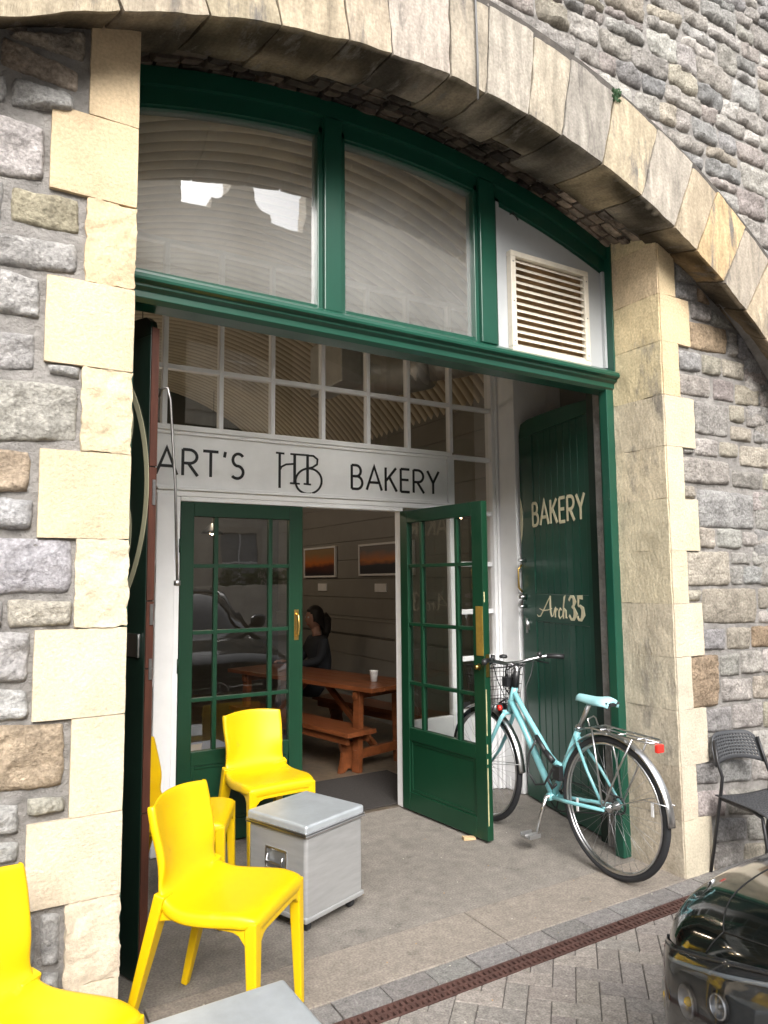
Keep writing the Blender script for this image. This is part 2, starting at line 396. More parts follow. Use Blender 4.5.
while th < math.pi + .02:
    dth = random.uniform(.055, .085) if True else 0
    if th > 1.75 : dth = random.uniform(.075, .14)
    th2 = th + dth; big = random.random()
    t_ = .40 + .05 * max(0, math.cos(th)) + random.uniform(-.012, .012)
    pal = random.choice([(.38, .325, .25), (.35, .31, .25), (.32, .295, .255), (.40, .335, .245), (.36, .325, .28)])
    if .55 < th < .63 or .98 < th < 1.03: pal = (.46, .34, .20)
    c = vary(pal, .08)
    dep = random.choice([2.50, 2.58, 2.54, 2.62])
    def f(a, b, cc, th=th, th2=th2, t_=t_, dep=dep):
        gp = .003 / 3.3
        an = th2 - gp - (th2 - th - 2 * gp) * a; y = 2.235 + (dep - 2.235) * cc
        r_ = rad(an, y) + b * t_
        return (O[0] + math.cos(an) * r_, y, O[1] + math.sin(an) * r_)
    ring.rock(f, (10, 16, 10), .006, 9, c, .018, n * 3.7); n += 1; th = th2
for sx in (-1.70, 4.97):        # the piers the big arch stands on
    z = -.04
    while z < .24:
        ring.rock(lambda a, b, cc, z=z, sx=sx: (sx + .0 + a * .44, 2.235 + cc * .3, z + b * .135), (8, 4, 5), .006, 6, vary((.45, .40, .31), .1), .03, n); n += 1; z += .14
for i, q in enumerate(ring.v):        # smoke deposit left on the inner half of the blocks
    if q.z > 1 and q.y > 2.262:
        k = .16 + .62 * max(0, min(1, noise.noise(q * 4) * 1.5 + .28 + .35 * (q.x > 2.0)))
        c = ring.c[i]; ring.c[i] = (c[0] * k, c[1] * k * .96, c[2] * k * .90)
ring.build('arch_ring', RINGST, wall)
rb = MB()                        # joint filling behind the voussoirs
rows = []
for i in range(81):
    an = -.02 + (math.pi + .04) * i / 80
    r_ = rad(an, 2.26) + .012; r2 = rad(an, 2.8) + .012
    rows.append([(O[0] + math.cos(an) * (r_ + .44), 2.252, O[1] + math.sin(an) * (r_ + .44)), (O[0] + math.cos(an) * r_, 2.252, O[1] + math.sin(an) * r_),
                 (O[0] + math.cos(an) * (rad(an, 2.43) + .014), 2.43, O[1] + math.sin(an) * (rad(an, 2.43) + .014)), (O[0] + math.cos(an) * (r2 + .07), 2.9, O[1] + math.sin(an) * (r2 + .07))])
rb.grid(rows, False)
rb.build('arch_core', M('dark_mortar', (.07, .062, .055), .95, nz=(25, .4), bump=(70, .6, .006)), wall)
sf = MB(); n = 0                 # small stones of the inner soffit
ybands = [(2.52, 2.592), (2.597, 2.665), (2.670, 2.735), (2.740, 2.81)]
for bi, (ya, yb) in enumerate([(2.45, 2.50)] + ybands):
    th = .55
    while th < 2.62:
        dth = random.uniform(.018, .036) if bi else random.uniform(.02, .05)
        if random.random() < .12: dth *= 1.6
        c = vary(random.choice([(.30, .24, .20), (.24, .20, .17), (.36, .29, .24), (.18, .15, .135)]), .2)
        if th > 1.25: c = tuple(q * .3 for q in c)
        lift = random.uniform(.008, .024)
        def f(a, b, cc, th=th, dth=dth, ya=ya, yb=yb, lift=lift):
            an = th + dth - .002 - (dth - .004) * a; y = ya + .003 + (yb - ya - .006) * cc + .006 * math.sin(th * 60)
            r_ = rad(an, y) + lift + b * .1
            return (O[0] + math.cos(an) * r_, y, O[1] + math.sin(an) * r_)
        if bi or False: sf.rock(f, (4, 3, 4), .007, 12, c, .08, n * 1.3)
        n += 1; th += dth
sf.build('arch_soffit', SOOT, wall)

# mortar backing
mb = MB()
def strip(x0, x1, za, zb, zt0, zt1, y0, y1):
    mb.add([(x0, y0, za), (x1, y0, zb), (x1, y0, zt1), (x0, y0, zt0), (x0, y1, za), (x1, y1, zb), (x1, y1, zt1), (x0, y1, zt0)],
           [(0, 1, 2, 3), (7, 6, 5, 4), (0, 4, 5, 1), (3, 2, 6, 7)])
xs = [-1.60 + 6.55 * i / 60 for i in range(61)]
for a, b in zip(xs, xs[1:]):
    za, zb = (max(.0, (zin(q, 0) or 0)) + .14 for q in (a, b))
    strip(a, b, za, zb, 7.5, 7.5, 2.285, 2.42)
    za, zb = ((max(zin(q, 1) or 0, zin(q, 2) or 0)) + .03 for q in (a, b))
    strip(a, b, za, zb, 7.5, 7.5, 2.42, 2.95)
mb.box((-4.5, 2.285, -.1), (-1.60, 2.95, 7.5)); mb.box((4.95, 2.285, -.1), (9.5, 2.95, 7.5))
for x0, x1 in ((-1.75, .46), (3.20, 5.0)):
    xs = [x0 + (x1 - x0) * i / 20 for i in range(21)]
    for a, b in zip(xs, xs[1:]):
        strip(a, b, -.1, -.1, (zin(a, 1) or .3) + .04, (zin(b, 1) or .3) + .04, 2.447, 2.95)
mb.add([(.46, 2.447, -.1), (.46, 2.95, -.1), (.46, 2.95, 3.5), (.46, 2.447, 3.5)], [(0, 1, 2, 3)])
mb.add([(3.2, 2.447, -.1), (3.2, 2.95, -.1), (3.2, 2.95, 3.5), (3.2, 2.447, 3.5)], [(0, 3, 2, 1)])
mb.build('mortar_bed', MORTAR, wall)

LEFT_STONES = [[(0.050,3.235),(0.286,3.190),(0.283,3.119),(0.051,3.133)],
[(0.060,3.240),(0.304,3.350),(0.304,3.230),(0.131,3.238)],
[(0.087,3.105),(0.278,3.103),(0.276,3.040),(0.087,3.005)],
[(0.029,3.087),(0.070,3.103),(0.073,3.014),(0.032,3.006)],
[(0.009,2.973),(0.187,2.963),(0.190,2.785),(0.017,2.765)],
[(0.094,2.742),(0.299,2.748),(0.303,2.627),(0.094,2.630)],
[(-0.083,2.570),(0.300,2.601),(0.301,2.494),(-0.079,2.471)],
[(-0.003,2.470),(0.190,2.461),(0.194,2.322),(0.002,2.334)],
[(0.017,2.747),(0.073,2.755),(0.076,2.621),(0.022,2.616)],
[(0.035,2.268),(0.179,2.277),(0.183,2.160),(0.040,2.148)],
[(0.211,2.185),(0.315,2.191),(0.314,2.146),(0.217,2.155)],
[(-0.027,2.119),(0.312,2.128),(0.311,1.942),(-0.019,1.917)],
[(0.019,1.904),(0.180,1.903),(0.180,1.773),(0.024,1.767)],
[(0.040,1.756),(0.197,1.754),(0.196,1.661),(0.043,1.659)],
[(-0.008,1.634),(0.310,1.634),(0.311,1.465),(-0.001,1.462)],
[(0.131,1.449),(0.314,1.440),(0.313,1.364),(0.134,1.363)],
[(0.007,1.450),(0.124,1.447),(0.126,1.368),(0.010,1.370)],
[(0.055,1.355),(0.198,1.346),(0.196,1.197),(0.061,1.203)],
[(0.061,1.191),(0.198,1.177),(0.199,1.087),(0.065,1.090)],
[(-0.022,1.088),(0.306,1.071),(0.307,0.877),(-0.014,0.893)],
[(0.198,0.858),(0.315,0.846),(0.314,0.800),(0.200,0.807)],
[(0.067,0.855),(0.186,0.845),(0.187,0.761),(0.070,0.767)],
[(0.071,0.752),(0.185,0.739),(0.187,0.679),(0.073,0.690)],
[(0.073,0.681),(0.178,0.668),(0.179,0.598),(0.076,0.613)],
[(0.249,0.521),(0.309,0.513),(0.307,0.359),(0.260,0.365)],
[(0.258,0.356),(0.308,0.345),(0.308,0.262),(0.257,0.277)],
[(0.070,0.556),(0.236,0.519),(0.243,0.370),(0.076,0.415)],
[(0.076,0.406),(0.243,0.360),(0.244,0.267),(0.079,0.315)],
[(0.080,0.305),(0.308,0.248),(0.309,0.138),(0.084,0.203)]]
RIGHT_STONES = [[(3.332,3.114),(3.509,3.125),(3.502,3.033),(3.325,3.022)],
[(3.333,3.228),(3.499,3.147),(3.510,3.130),(3.332,3.119)],
[(3.521,3.123),(3.621,3.063),(3.619,3.031),(3.516,3.033)],
[(3.449,3.023),(3.624,3.028),(3.611,2.930),(3.446,2.922)],
[(3.635,3.014),(3.832,2.937),(3.797,2.923),(3.627,2.925)],
[(3.426,2.912),(3.771,2.918),(3.752,2.766),(3.423,2.747)],
[(3.781,2.915),(3.858,2.909),(3.845,2.766),(3.765,2.764)],
[(3.869,2.919),(4.153,2.765),(4.147,2.755),(3.855,2.758)],
[(3.320,2.732),(3.519,2.733),(3.511,2.625),(3.325,2.616)],
[(3.526,2.734),(3.691,2.736),(3.682,2.628),(3.522,2.622)],
[(3.704,2.738),(3.906,2.740),(3.901,2.634),(3.705,2.632)],
[(3.918,2.733),(4.206,2.722),(4.196,2.628),(3.914,2.628)],
[(3.324,2.596),(3.589,2.603),(3.584,2.488),(3.320,2.480)],
[(3.618,2.607),(3.807,2.609),(3.797,2.489),(3.611,2.485)],
[(3.820,2.602),(4.043,2.603),(4.038,2.491),(3.814,2.481)],
[(4.059,2.596),(4.279,2.604),(4.268,2.501),(4.054,2.490)],
[(3.438,2.460),(3.744,2.465),(3.727,2.279),(3.429,2.275)],
[(3.757,2.475),(3.895,2.478),(3.885,2.377),(3.748,2.375)],
[(3.912,2.469),(4.102,2.477),(4.091,2.366),(3.905,2.360)],
[(4.116,2.476),(4.324,2.482),(4.313,2.380),(4.105,2.367)],
[(3.754,2.354),(3.957,2.355),(3.946,2.271),(3.751,2.265)],
[(3.973,2.354),(4.225,2.359),(4.216,2.270),(3.968,2.269)],
[(3.431,2.251),(3.631,2.257),(3.622,2.158),(3.426,2.157)],
[(3.643,2.251),(3.816,2.249),(3.806,2.168),(3.640,2.162)],
[(3.829,2.250),(4.300,2.252),(4.287,2.131),(3.820,2.122)],
[(3.316,2.181),(3.412,2.180),(3.411,2.162),(3.319,2.159)],
[(3.317,2.142),(3.730,2.138),(3.716,2.004),(3.309,1.996)],
[(3.747,2.099),(4.029,2.095),(4.019,1.995),(3.743,1.999)],
[(4.043,2.101),(4.312,2.099),(4.301,1.999),(4.032,1.995)],
[(3.308,1.983),(3.413,1.983),(3.407,1.913),(3.309,1.913)],
[(3.424,1.976),(3.935,1.961),(3.918,1.757),(3.416,1.761)],
[(3.953,1.975),(4.416,1.975),(4.392,1.765),(3.937,1.758)],
[(3.427,1.766),(3.559,1.758),(3.549,1.645),(3.421,1.652)],
[(3.579,1.766),(3.793,1.759),(3.783,1.648),(3.576,1.654)],
[(3.803,1.751),(4.218,1.738),(4.209,1.657),(3.803,1.667)],
[(3.308,1.633),(3.687,1.634),(3.670,1.445),(3.300,1.445)],
[(3.696,1.631),(3.874,1.629),(3.867,1.561),(3.693,1.565)],
[(3.887,1.637),(4.235,1.638),(4.227,1.557),(3.888,1.556)],
[(3.690,1.556),(3.795,1.551),(3.785,1.449),(3.686,1.453)],
[(3.808,1.556),(3.998,1.552),(3.988,1.452),(3.798,1.454)],
[(4.011,1.547),(4.253,1.544),(4.243,1.444),(4.004,1.451)],
[(3.303,1.426),(3.415,1.430),(3.409,1.366),(3.304,1.371)],
[(3.426,1.435),(3.917,1.428),(3.898,1.230),(3.416,1.249)],
[(3.933,1.432),(4.241,1.428),(4.227,1.297),(3.924,1.309)],
[(3.923,1.301),(4.226,1.287),(4.218,1.213),(3.916,1.232)],
[(3.418,1.216),(3.608,1.215),(3.598,1.097),(3.414,1.110)],
[(3.621,1.217),(3.832,1.213),(3.820,1.091),(3.615,1.099)],
[(3.845,1.218),(4.161,1.210),(4.148,1.082),(3.836,1.101)],
[(3.300,1.085),(3.537,1.082),(3.519,0.813),(3.288,0.815)],
[(3.551,1.072),(3.727,1.085),(3.710,0.956),(3.546,0.961)],
[(3.737,1.087),(3.930,1.081),(3.923,0.954),(3.725,0.962)],
[(3.944,1.086),(4.203,1.079),(4.188,0.936),(3.933,0.951)],
[(3.550,0.949),(3.818,0.937),(3.812,0.816),(3.546,0.826)],
[(3.834,0.948),(4.159,0.929),(4.144,0.790),(3.822,0.818)],
[(3.407,0.799),(3.632,0.802),(3.620,0.665),(3.402,0.685)],
[(3.642,0.804),(3.907,0.794),(3.893,0.657),(3.633,0.677)],
[(3.920,0.796),(4.170,0.777),(4.155,0.632),(3.906,0.655)],
[(3.409,0.676),(3.502,0.668),(3.491,0.540),(3.401,0.552)],
[(3.515,0.677),(3.788,0.649),(3.775,0.509),(3.505,0.539)],
[(3.801,0.649),(4.126,0.620),(4.110,0.470),(3.790,0.507)],
[(3.295,0.545),(3.490,0.527),(3.481,0.413),(3.293,0.434)],
[(3.502,0.528),(3.774,0.499),(3.763,0.385),(3.494,0.414)],
[(3.789,0.500),(4.109,0.462),(4.096,0.344),(3.778,0.386)],
[(3.289,0.401),(3.540,0.374),(3.529,0.241),(3.290,0.273)],
[(3.555,0.372),(3.895,0.327),(3.882,0.193),(3.549,0.242)],
[(3.430,0.246),(3.702,0.206),(3.690,0.083),(3.420,0.125)],
[(3.717,0.207),(4.071,0.154),(4.057,0.022),(3.705,0.080)],
[(3.419,0.117),(3.663,0.078),(3.645,-0.051),(3.409,-0.010)],
[(3.674,0.076),(4.055,0.011),(4.041,-0.123),(3.662,-0.054)],
[(3.408,-0.018),(4.040,-0.134),(4.026,-0.263),(3.399,-0.124)]]

PAL = [(.40, .375, .35), (.34, .33, .32), (.42, .395, .365), (.36, .335, .31), (.45, .43, .405), (.32, .315, .31), (.39, .35, .33), (.42, .38, .32)]
def scol():
    c = random.choice(PAL); c = tuple(q * .92 for q in c)
    if random.random() < .035: c = (.34, .26, .18)
    return vary(c, .18)
st = MB()
LC = {0: (.40, .34, .28), 1: (.36, .31, .26), 2: (.38, .37, .36), 4: (.52, .49, .47), 5: (.42, .38, .28), 6: (.42, .41, .40), 7: (.47, .46, .45), 9: (.45, .435, .42), 11: (.45, .43, .39), 12: (.46, .37, .28), 13: (.47, .46, .46), 14: (.48, .47, .49), 15: (.46, .43, .37), 17: (.50, .49, .48), 18: (.50, .49, .475), 19: (.46, .36, .27), 20: (.48, .45, .39)}
for i, q in enumerate(LEFT_STONES): st.stone(q, 2.443, .016, vary(LC.get(i, (.46, .45, .435)), .05), .05, gap=.0015, rough=.020, res=.010)
for q in ([(-.08, 3.36), (.14, 3.40), (.13, 3.262), (-.08, 3.25)], [(.15, 3.44), (.305, 3.47), (.303, 3.362), (.145, 3.30)], [(-.3, 3.30), (-.09, 3.35), (-.09, 3.24), (-.3, 3.2)]): st.stone(q, 2.443, .014, (.27, .23, .19), .06, gap=.0015, rough=.018, res=.011)
for i, q in enumerate(RIGHT_STONES):
    c = scol()
    if (q[1][0] - q[0][0]) < .16 and random.random() < .14: c = (.38, .28, .20)
    st.stone(q, 2.443, .013, vary(c, .05), .05, gap=.001, rough=.014, res=.012)
def course(mb_, x0, x1, z0, z1, yf, ok, hmin=.09, hmax=.19, wmin=.10, wmax=.32, jit=.012, bulge=.03, rnd=.16, rough=.009):
    z = z0
    while z < z1:
        h = random.uniform(hmin, hmax); x = x0 - random.uniform(0, wmax); tl = random.uniform(-jit, jit)
        zz = lambda xx, k, z=z: z + jit * noise.noise(Vector((xx * 1.7, k * 3.1, 2.2))) * 1.6
        while x < x1:
            wd = random.uniform(wmin, wmax)
            if h > hmax * .75 and wd < .2 and random.random() < .5: wd *= 1.4
            parts = [(0, 1)]
            if h > .13 and random.random() < .3:
                s_ = random.uniform(.35, .65); parts = [(0, s_), (s_, 1)]
            for a, b in parts:
                xa, xb = x, x + wd
                lo = lambda xx: zz(xx, z) + a * h; hi = lambda xx: zz(xx, z + h if b == 1 else z) + (b * h if b < 1 else h) - (0 if b < 1 else 0)
                j = lambda: random.uniform(-jit, jit) * .6
                q = [(xa + j(), z + b * h + noise.noise(Vector((xa * 1.7, (z + b * h) * 3, 1))) * jit), (xb + j(), z + b * h + noise.noise(Vector((xb * 1.7, (z + b * h) * 3, 1))) * jit),
                     (xb + j(), z + a * h + noise.noise(Vector((xb * 1.7, (z + a * h) * 3, 1))) * jit), (xa + j(), z + a * h + noise.noise(Vector((xa * 1.7, (z + a * h) * 3, 1))) * jit)]
                cx_, cz_ = (xa + xb) / 2, z + (a + b) / 2 * h
                if ok(cx_, cz_, wd, (b - a) * h): mb_.stone(q, yf, bulge, scol(), rnd, gap=.0035, rough=rough, res=.0165)
            x += wd
        z += h
def ok_r(x, z, wd, h):
    if x - wd / 2 < 3.87: return False
    t_ = zin(x, 1); return t_ is None or z < t_ + .05
course(st, 3.87, 4.95, -.02, 3.2, 2.443, lambda x, z, wd, h: x - wd / 2 > 3.86 and z < (zin(min(x, 4.9), 1) or 1) + .05, bulge=.013, rnd=.08, rough=.011)
course(st, -1.7, .03, -.02, 3.5, 2.443, lambda x, z, wd, h: x + wd / 2 < .02 + .05 * 0 and z < (zin(x, 1) or 1) + .05, bulge=.016, rnd=.1)
st.build('infill_rubble', STONE, wall)
up = MB()
def ok_u(x, z, wd, h):
    dx, dz = x - O[0], z - O[1]
    if dz < -.2: return abs(dx) > 3.7
    return math.hypot(dx, dz) > 3.336 + .40 - min(wd, h) * .15
random.seed(21)
course(up, -2.6, 6.6, 0, 6.6, 2.281, ok_u, hmin=.10, hmax=.19, wmin=.11, wmax=.34, jit=.030, bulge=.017, rnd=.09, rough=.024)
up.build('spandrel_rubble', STONE, wall)
# quoins
qn = MB(); rv = MB(); n = 0
QL = [(3.50, 3.054, .317), (3.051, 2.768, .205), (2.765, 2.479, .318), (2.476, 2.195, .207), (2.192, 1.918, .322), (1.915, 1.638, .205), (1.635, 1.356, .319), (1.353, 1.082, .208), (1.079, .784, .32), (.781, .535, .206), (.532, .29, .319), (.287, -.03, .21)]
for i, (z1, z0, xl) in enumerate(QL):
    rough_ = i in (2, 4, 6, 10)
    c = vary([(.55, .43, .28), (.57, .47, .33), (.59, .505, .38)][min(2, i // 3)], .03, .015)
    def f(a, b, cc, z0=z0, z1=z1, xl=xl): return (xl + (.477 - xl) * a, 2.43 + .37 * cc, z0 - .0018 + (z1 - z0 + .002) * b)
    qn.rock(f, (20, 26, 10), .008 if rough_ else .0014, 24 if rough_ else 9, c, .008, n); n += 2.3
QR = [(3.50, 3.303, 3.30), (3.300, 3.015, 3.305), (3.012, 2.755, 3.415), (2.752, 2.462, 3.308), (2.459, 2.188, 3.416), (2.185, 1.91, 3.305), (1.907, 1.636, 3.41), (1.633, 1.36, 3.297), (1.357, 1.088, 3.405), (1.085, .82, 3.292), (.817, .542, 3.395), (.539, .278, 3.289), (.275, -.03, 3.394)]
for i, (z1, z0, xr) in enumerate(QR):
    c = vary([(.57, .45, .285), (.57, .49, .36), (.56, .495, .385)][min(2, i // 4)], .04, .02)
    def f(a, b, cc, z0=z0, z1=z1, xr=xr):
        ch = .012
        return (3.175 + (xr - 3.175) * a, 2.43 + .09 * cc, z0 - .002 + (z1 - z0 + .003) * b)
    qn.rock(f, (10, 12, 4), .0025, 14, c, .010, n); n += 2.3
    def f(a, b, cc, z0=z0, z1=z1): return (3.168 + .05 * (cc) + .03 * a * 0 + .03 * (1 - 0) * 0, 2.436 + .364 * a, z0 - .002 + (z1 - z0 + .003) * b)
    c2 = vary([(.57, .465, .30), (.53, .46, .34), (.48, .425, .33)][min(2, i // 4)], .08, .02)
    rv.rock(f, (14, 14, 3), .0035, 14, c2, .008, n); n += 1.7
qn.build('quoin_stones', ASHLAR, wall)
rv.build('pier_reveal', REVEAL, wall)
# ledge top of the wall
MB().box((-4.5, 2.15, 7.5), (9.5, 3.1, 7.68)).build('coping', ASHLAR, wall, bevel=.01)

# small plant on the ring, cable over the ring
tuft = MB()
for i in range(60):
    a = random.uniform(0, 6.28); r_ = random.uniform(.0, .05); p = Vector((2.66 + math.cos(a) * r_ * .6, 2.245 - random.uniform(0, .025), 3.83 + math.sin(a) * r_ * .8))
    u = Vector((random.uniform(-1, 1), random.uniform(-1, 0), random.uniform(-1, 1))).normalized() * .012; v = u.cross(Vector((random.random(), random.random(), random.random()))).normalized() * .006
    tuft.add([p - u, p + v, p + u, p - v], [(0, 1, 2, 3)])
tag(tuft.build('wall_plant', M('moss_green', (.05, .11, .05), .8)), 'small green tuft growing in the joint above the arch ring', 'plant')
cb = MB(); cb.tube([(1.80, 2.225, 3.50), (1.80, 2.222, 3.7), (1.795, 2.222, 4.0), (1.74, 2.215, 4.2), (1.6, 2.21, 4.5)], .005, 6)
cb.tube([(1.80, 2.225, 3.96), (1.70, 2.218, 4.03), (1.5, 2.215, 4.12), (1.2, 2.215, 4.2)], .005, 6)
tag(cb.build('wall_cable', M('grey_cable', (.16, .16, .16), .6)), 'thin grey cable running down over the pale arch stones', 'cable')

# ================================================================== INTERIOR SHELL
inn = thing('interior_lining', 'corrugated vault and painted board walls of the room inside the arch', 'wall lining', (1.82, 7, 0))
vt = MB(); rows = []; vcol = []
ny = 760
for i in range(ny + 1):
    y = 2.86 + 6.7 * i / ny; ph = math.sin(2 * math.pi * (y / .105)); k = .020 * ph; kk = .5 + .5 * max(-1, min(1, ph * 1.6)); cc_ = tuple(g_ + (r_g - g_) * kk for r_g, g_ in zip((.27, .22, .16), (.70, .63, .50)))  # rib shade painted into the colours: dark grooves, cream ridges
    row = []
    for j in range(41):
        an = R(38) + R(104) * j / 40; r_ = 3.26 + k * 1.0
        # flattened barrel
        row.append((1.82 + math.cos(an) * 2.75 * (1 + k / 3), y, 1.17 + math.sin(an) * (r_ - .36)))
    rows.append(row); vcol.append(cc_)
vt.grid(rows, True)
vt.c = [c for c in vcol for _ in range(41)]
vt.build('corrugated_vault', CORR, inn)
for sx, nm in ((-.34, 'side_wall'), (3.90, 'side_wall')):
    b = MB(); z = 0.0
    y1 = 9.5
    b.box((sx - .02 if sx < 0 else sx + .012, 2.95, -.05), (sx + .0 if sx < 0 else sx + .2, y1, 3.4))
    zs = [0, .22, .44, .66, .86]
    z = 0
    while z < 3.2:
        hh = .215
        a = (sx, 4.2, z + .004); bb = (sx + .016, y1, z + hh - .004)
        if sx > 0: a = (sx, 4.2, z + .004); bb = (sx + .014, y1, z + hh - .004)
        b.box(a, bb); z += hh
    if sx > 0: b.box((sx - .022, 4.6, .885), (sx, y1, 1.04)); b.box((sx - .030, 4.6, 1.04), (sx, y1, 1.056))
    b.build(nm, BOARD, inn, bevel=.003)
MB().box((-.4, 9.5, -.05), (4.1, 9.6, 4.2)).build('back_wall', DARKWALL, inn)
MB().box((3.22, 2.95, -.02), (3.95, 3.02, 3.6)).build('porch_return_wall', BLACKG, inn)
MB().box((-.36, 2.95, -.02), (.47, 3.02, 3.6)).build('porch_return_wall', BLACKG, inn)

# ================================================================== LETTERING
def arc(cx_, cy_, rx, ry, a0, a1, n=14): return [(cx_ + rx * math.cos(R(a0 + (a1 - a0) * i / n)), cy_ + ry * math.sin(R(a0 + (a1 - a0) * i / n))) for i in range(n + 1)]
FONT = {
 'H': (.72, [[(.02, 0), (.02, 1)], [(.66, 0), (.66, 1)], [(.02, .5), (.66, .5)]]),
 'A': (.72, [[(0, 0), (.36, 1), (.72, 0)], [(.13, .32), (.59, .32)]]),
 'R': (.58, [[(.03, 0), (.03, 1)], [(.03, .99)] + arc(.26, .73, .27, .26, 90, -90, 12) + [(.03, .47)], [(.22, .47), (.56, 0)]]),
 'T': (.56, [[(.28, 0), (.28, 1)], [(0, .99), (.56, .99)]]),
 "'": (.14, [[(.09, 1.02), (.05, .80)]]),
 'S': (.50, [arc(.27, .74, .21, .245, 35, 250, 12) + arc(.22, .26, .235, .25, 75, -140, 14)]),
 'B': (.56, [[(.03, 0), (.03, 1)], [(.03, .99)] + arc(.24, .76, .21, .23, 90, -90, 12) + [(.03, .53)], [(.03, .53)] + arc(.26, .27, .26, .265, 90, -90, 12) + [(.03, .01)]]),
 'K': (.58, [[(.03, 0), (.03, 1)], [(.54, 1), (.06, .45)], [(.20, .60), (.57, 0)]]),
 'E': (.48, [[(.03, 0), (.03, 1)], [(.03, .99), (.47, .99)], [(.03, .53), (.42, .53)], [(.03, .01), (.47, .01)]]),
 'Y': (.60, [[(0, 1), (.30, .48), (.60, 1)], [(.30, .5), (.30, 0)]]),
}
def ribbon(mb, pts, wd, t0, t1, fn):
    n = len(pts); L = []; Rr = []
    for i in range(n):
        a = Vector(pts[max(0, i - 1)]); b = Vector(pts[i]); c = Vector(pts[min(n - 1, i + 1)])
        d1 = (b - a); d2 = (c - b)
        if d1.length < 1e-6: d1 = d2
        if d2.length < 1e-6: d2 = d1
        d1.normalize(); d2.normalize(); tt = d1 + d2
        if tt.length < .15: tt = d1
        tt.normalize(); nn = Vector((-tt.y, tt.x)); k = 1 / max(.45, abs(tt.dot(d1)))
        w_ = (wd[i] if isinstance(wd, (list, tuple)) else wd) / 2 * k
        L.append(b + nn * w_); Rr.append(b - nn * w_)
    vs = [fn(p.x, p.y, t1) for p in L] + [fn(p.x, p.y, t1) for p in Rr] + [fn(p.x, p.y, t0) for p in L] + [fn(p.x, p.y, t0) for p in Rr]
    fs = []
    for i in range(n - 1):
        fs += [(i, i + 1, n + i + 1, n + i), (i, 2 * n + i, 2 * n + i + 1, i + 1), (n + i, n + i + 1, 3 * n + i + 1, 3 * n + i)]
    fs += [(0, n, 3 * n, 2 * n), (n - 1, 3 * n - 1, 4 * n - 1, 2 * n - 1)]
    mb.add(vs, fs)
def write(mb, text, x0, x1, z0, z1, wd, fn, gap=.2):
    tot = sum(FONT[c][0] for c in text) + gap * (len(text) - 1); sx = (x1 - x0) / tot; h = z1 - z0; x = 0; k = 0
    for c in text:
        w_, sts = FONT[c]
        for st_ in sts:
            ribbon(mb, [(x0 + (x + px) * sx, z0 + pz * h) for px, pz in st_], wd, .0005, .0022 + .00035 * (k % 4), fn); k += 1
        x += w_ + gap

# ================================================================== GREEN ARCHED FRAME
FY = 2.80
fr = thing('arched_door_frame', 'dark green timber frame with fanlight filling the stone arch', 'door frame', (1.87, FY, 0))
def zf(x, off=0): return -.551 + math.sqrt(4.2346 ** 2 - (x - 1.65) ** 2) - off
def curved(mb, x0, x1, o0, o1, y0, y1, n=40):
    rows = []
    for i in range(n + 1):
        x = x0 + (x1 - x0) * i / n; s_ = (x - 1.65) / 4.2346; cx_ = lambda o: (x - s_ * o * 0, zf(x, o))
        a, b = cx_(o0), cx_(o1)
        rows.append([(a[0], y0, a[1]), (a[0], y1, a[1]), (b[0], y1, b[1]), (b[0], y0, b[1]), (a[0], y0, a[1])])
    mb.grid(rows, False)
a = MB(); curved(a, .50, 3.235, .0, .075, 2.765, 2.88); curved(a, .52, 3.17, .070, .150, 2.785, 2.868); curved(a, .53, 3.165, .145, .158, 2.80, 2.85)
a.build('arch_head', GREEN, fr)
# jambs
j = MB(); j.box((3.157, 2.74, 2.60), (3.236, 2.87, 3.43)); j.build('jamb', GREEN, fr, bevel=.004)
j = MB(); j.box((3.112, 2.765, 0.004), (3.222, 2.82, 2.60)); j.box((3.15, 2.8205, .004), (3.222, 2.86, 2.575)); j.build('jamb', GREEN, fr, bevel=.004)
j = MB(); j.box((.48, 2.76, .004), (.543, 2.87, 3.52)); j.build('jamb', GREEN, fr, bevel=.004)
for z0, z1, dx in ((.62, .71, 0), (.74, .86, .001), (.98, 1.02, 0), (1.30, 1.34, 0), (.35, .44, .001), (1.72, 1.75, 0)):
    ch = MB(); ch.prism([(0, 0), (.004, .2), (.003, .6), (.006, .8), (.001, 1), (-.001, .5)], 2.7635, 2.7648, lambda u, v, d, z0=z0, z1=z1: (3.208 + u, d, z0 + (z1 - z0) * v)); ch.build('paint_chip', M('chipped_primer', (.50, .46, .33), .8), fr)
# transom beam: chamfered sill, groove, lower face
tm = MB()
pr = [(2.71, 2.640), (2.715, 2.655), (2.775, 2.690), (2.80, 2.692), (2.87, 2.692), (2.87, 2.560), (2.775, 2.560), (2.755, 2.575), (2.755, 2.600), (2.735, 2.612), (2.735, 2.622), (2.712, 2.630)]
tm.prism(pr, .50, 3.262, lambda u, v, d: (d, u, v - (d - 1.87) * .008))
tm.build('transom', GREEN, fr, bevel=.002)
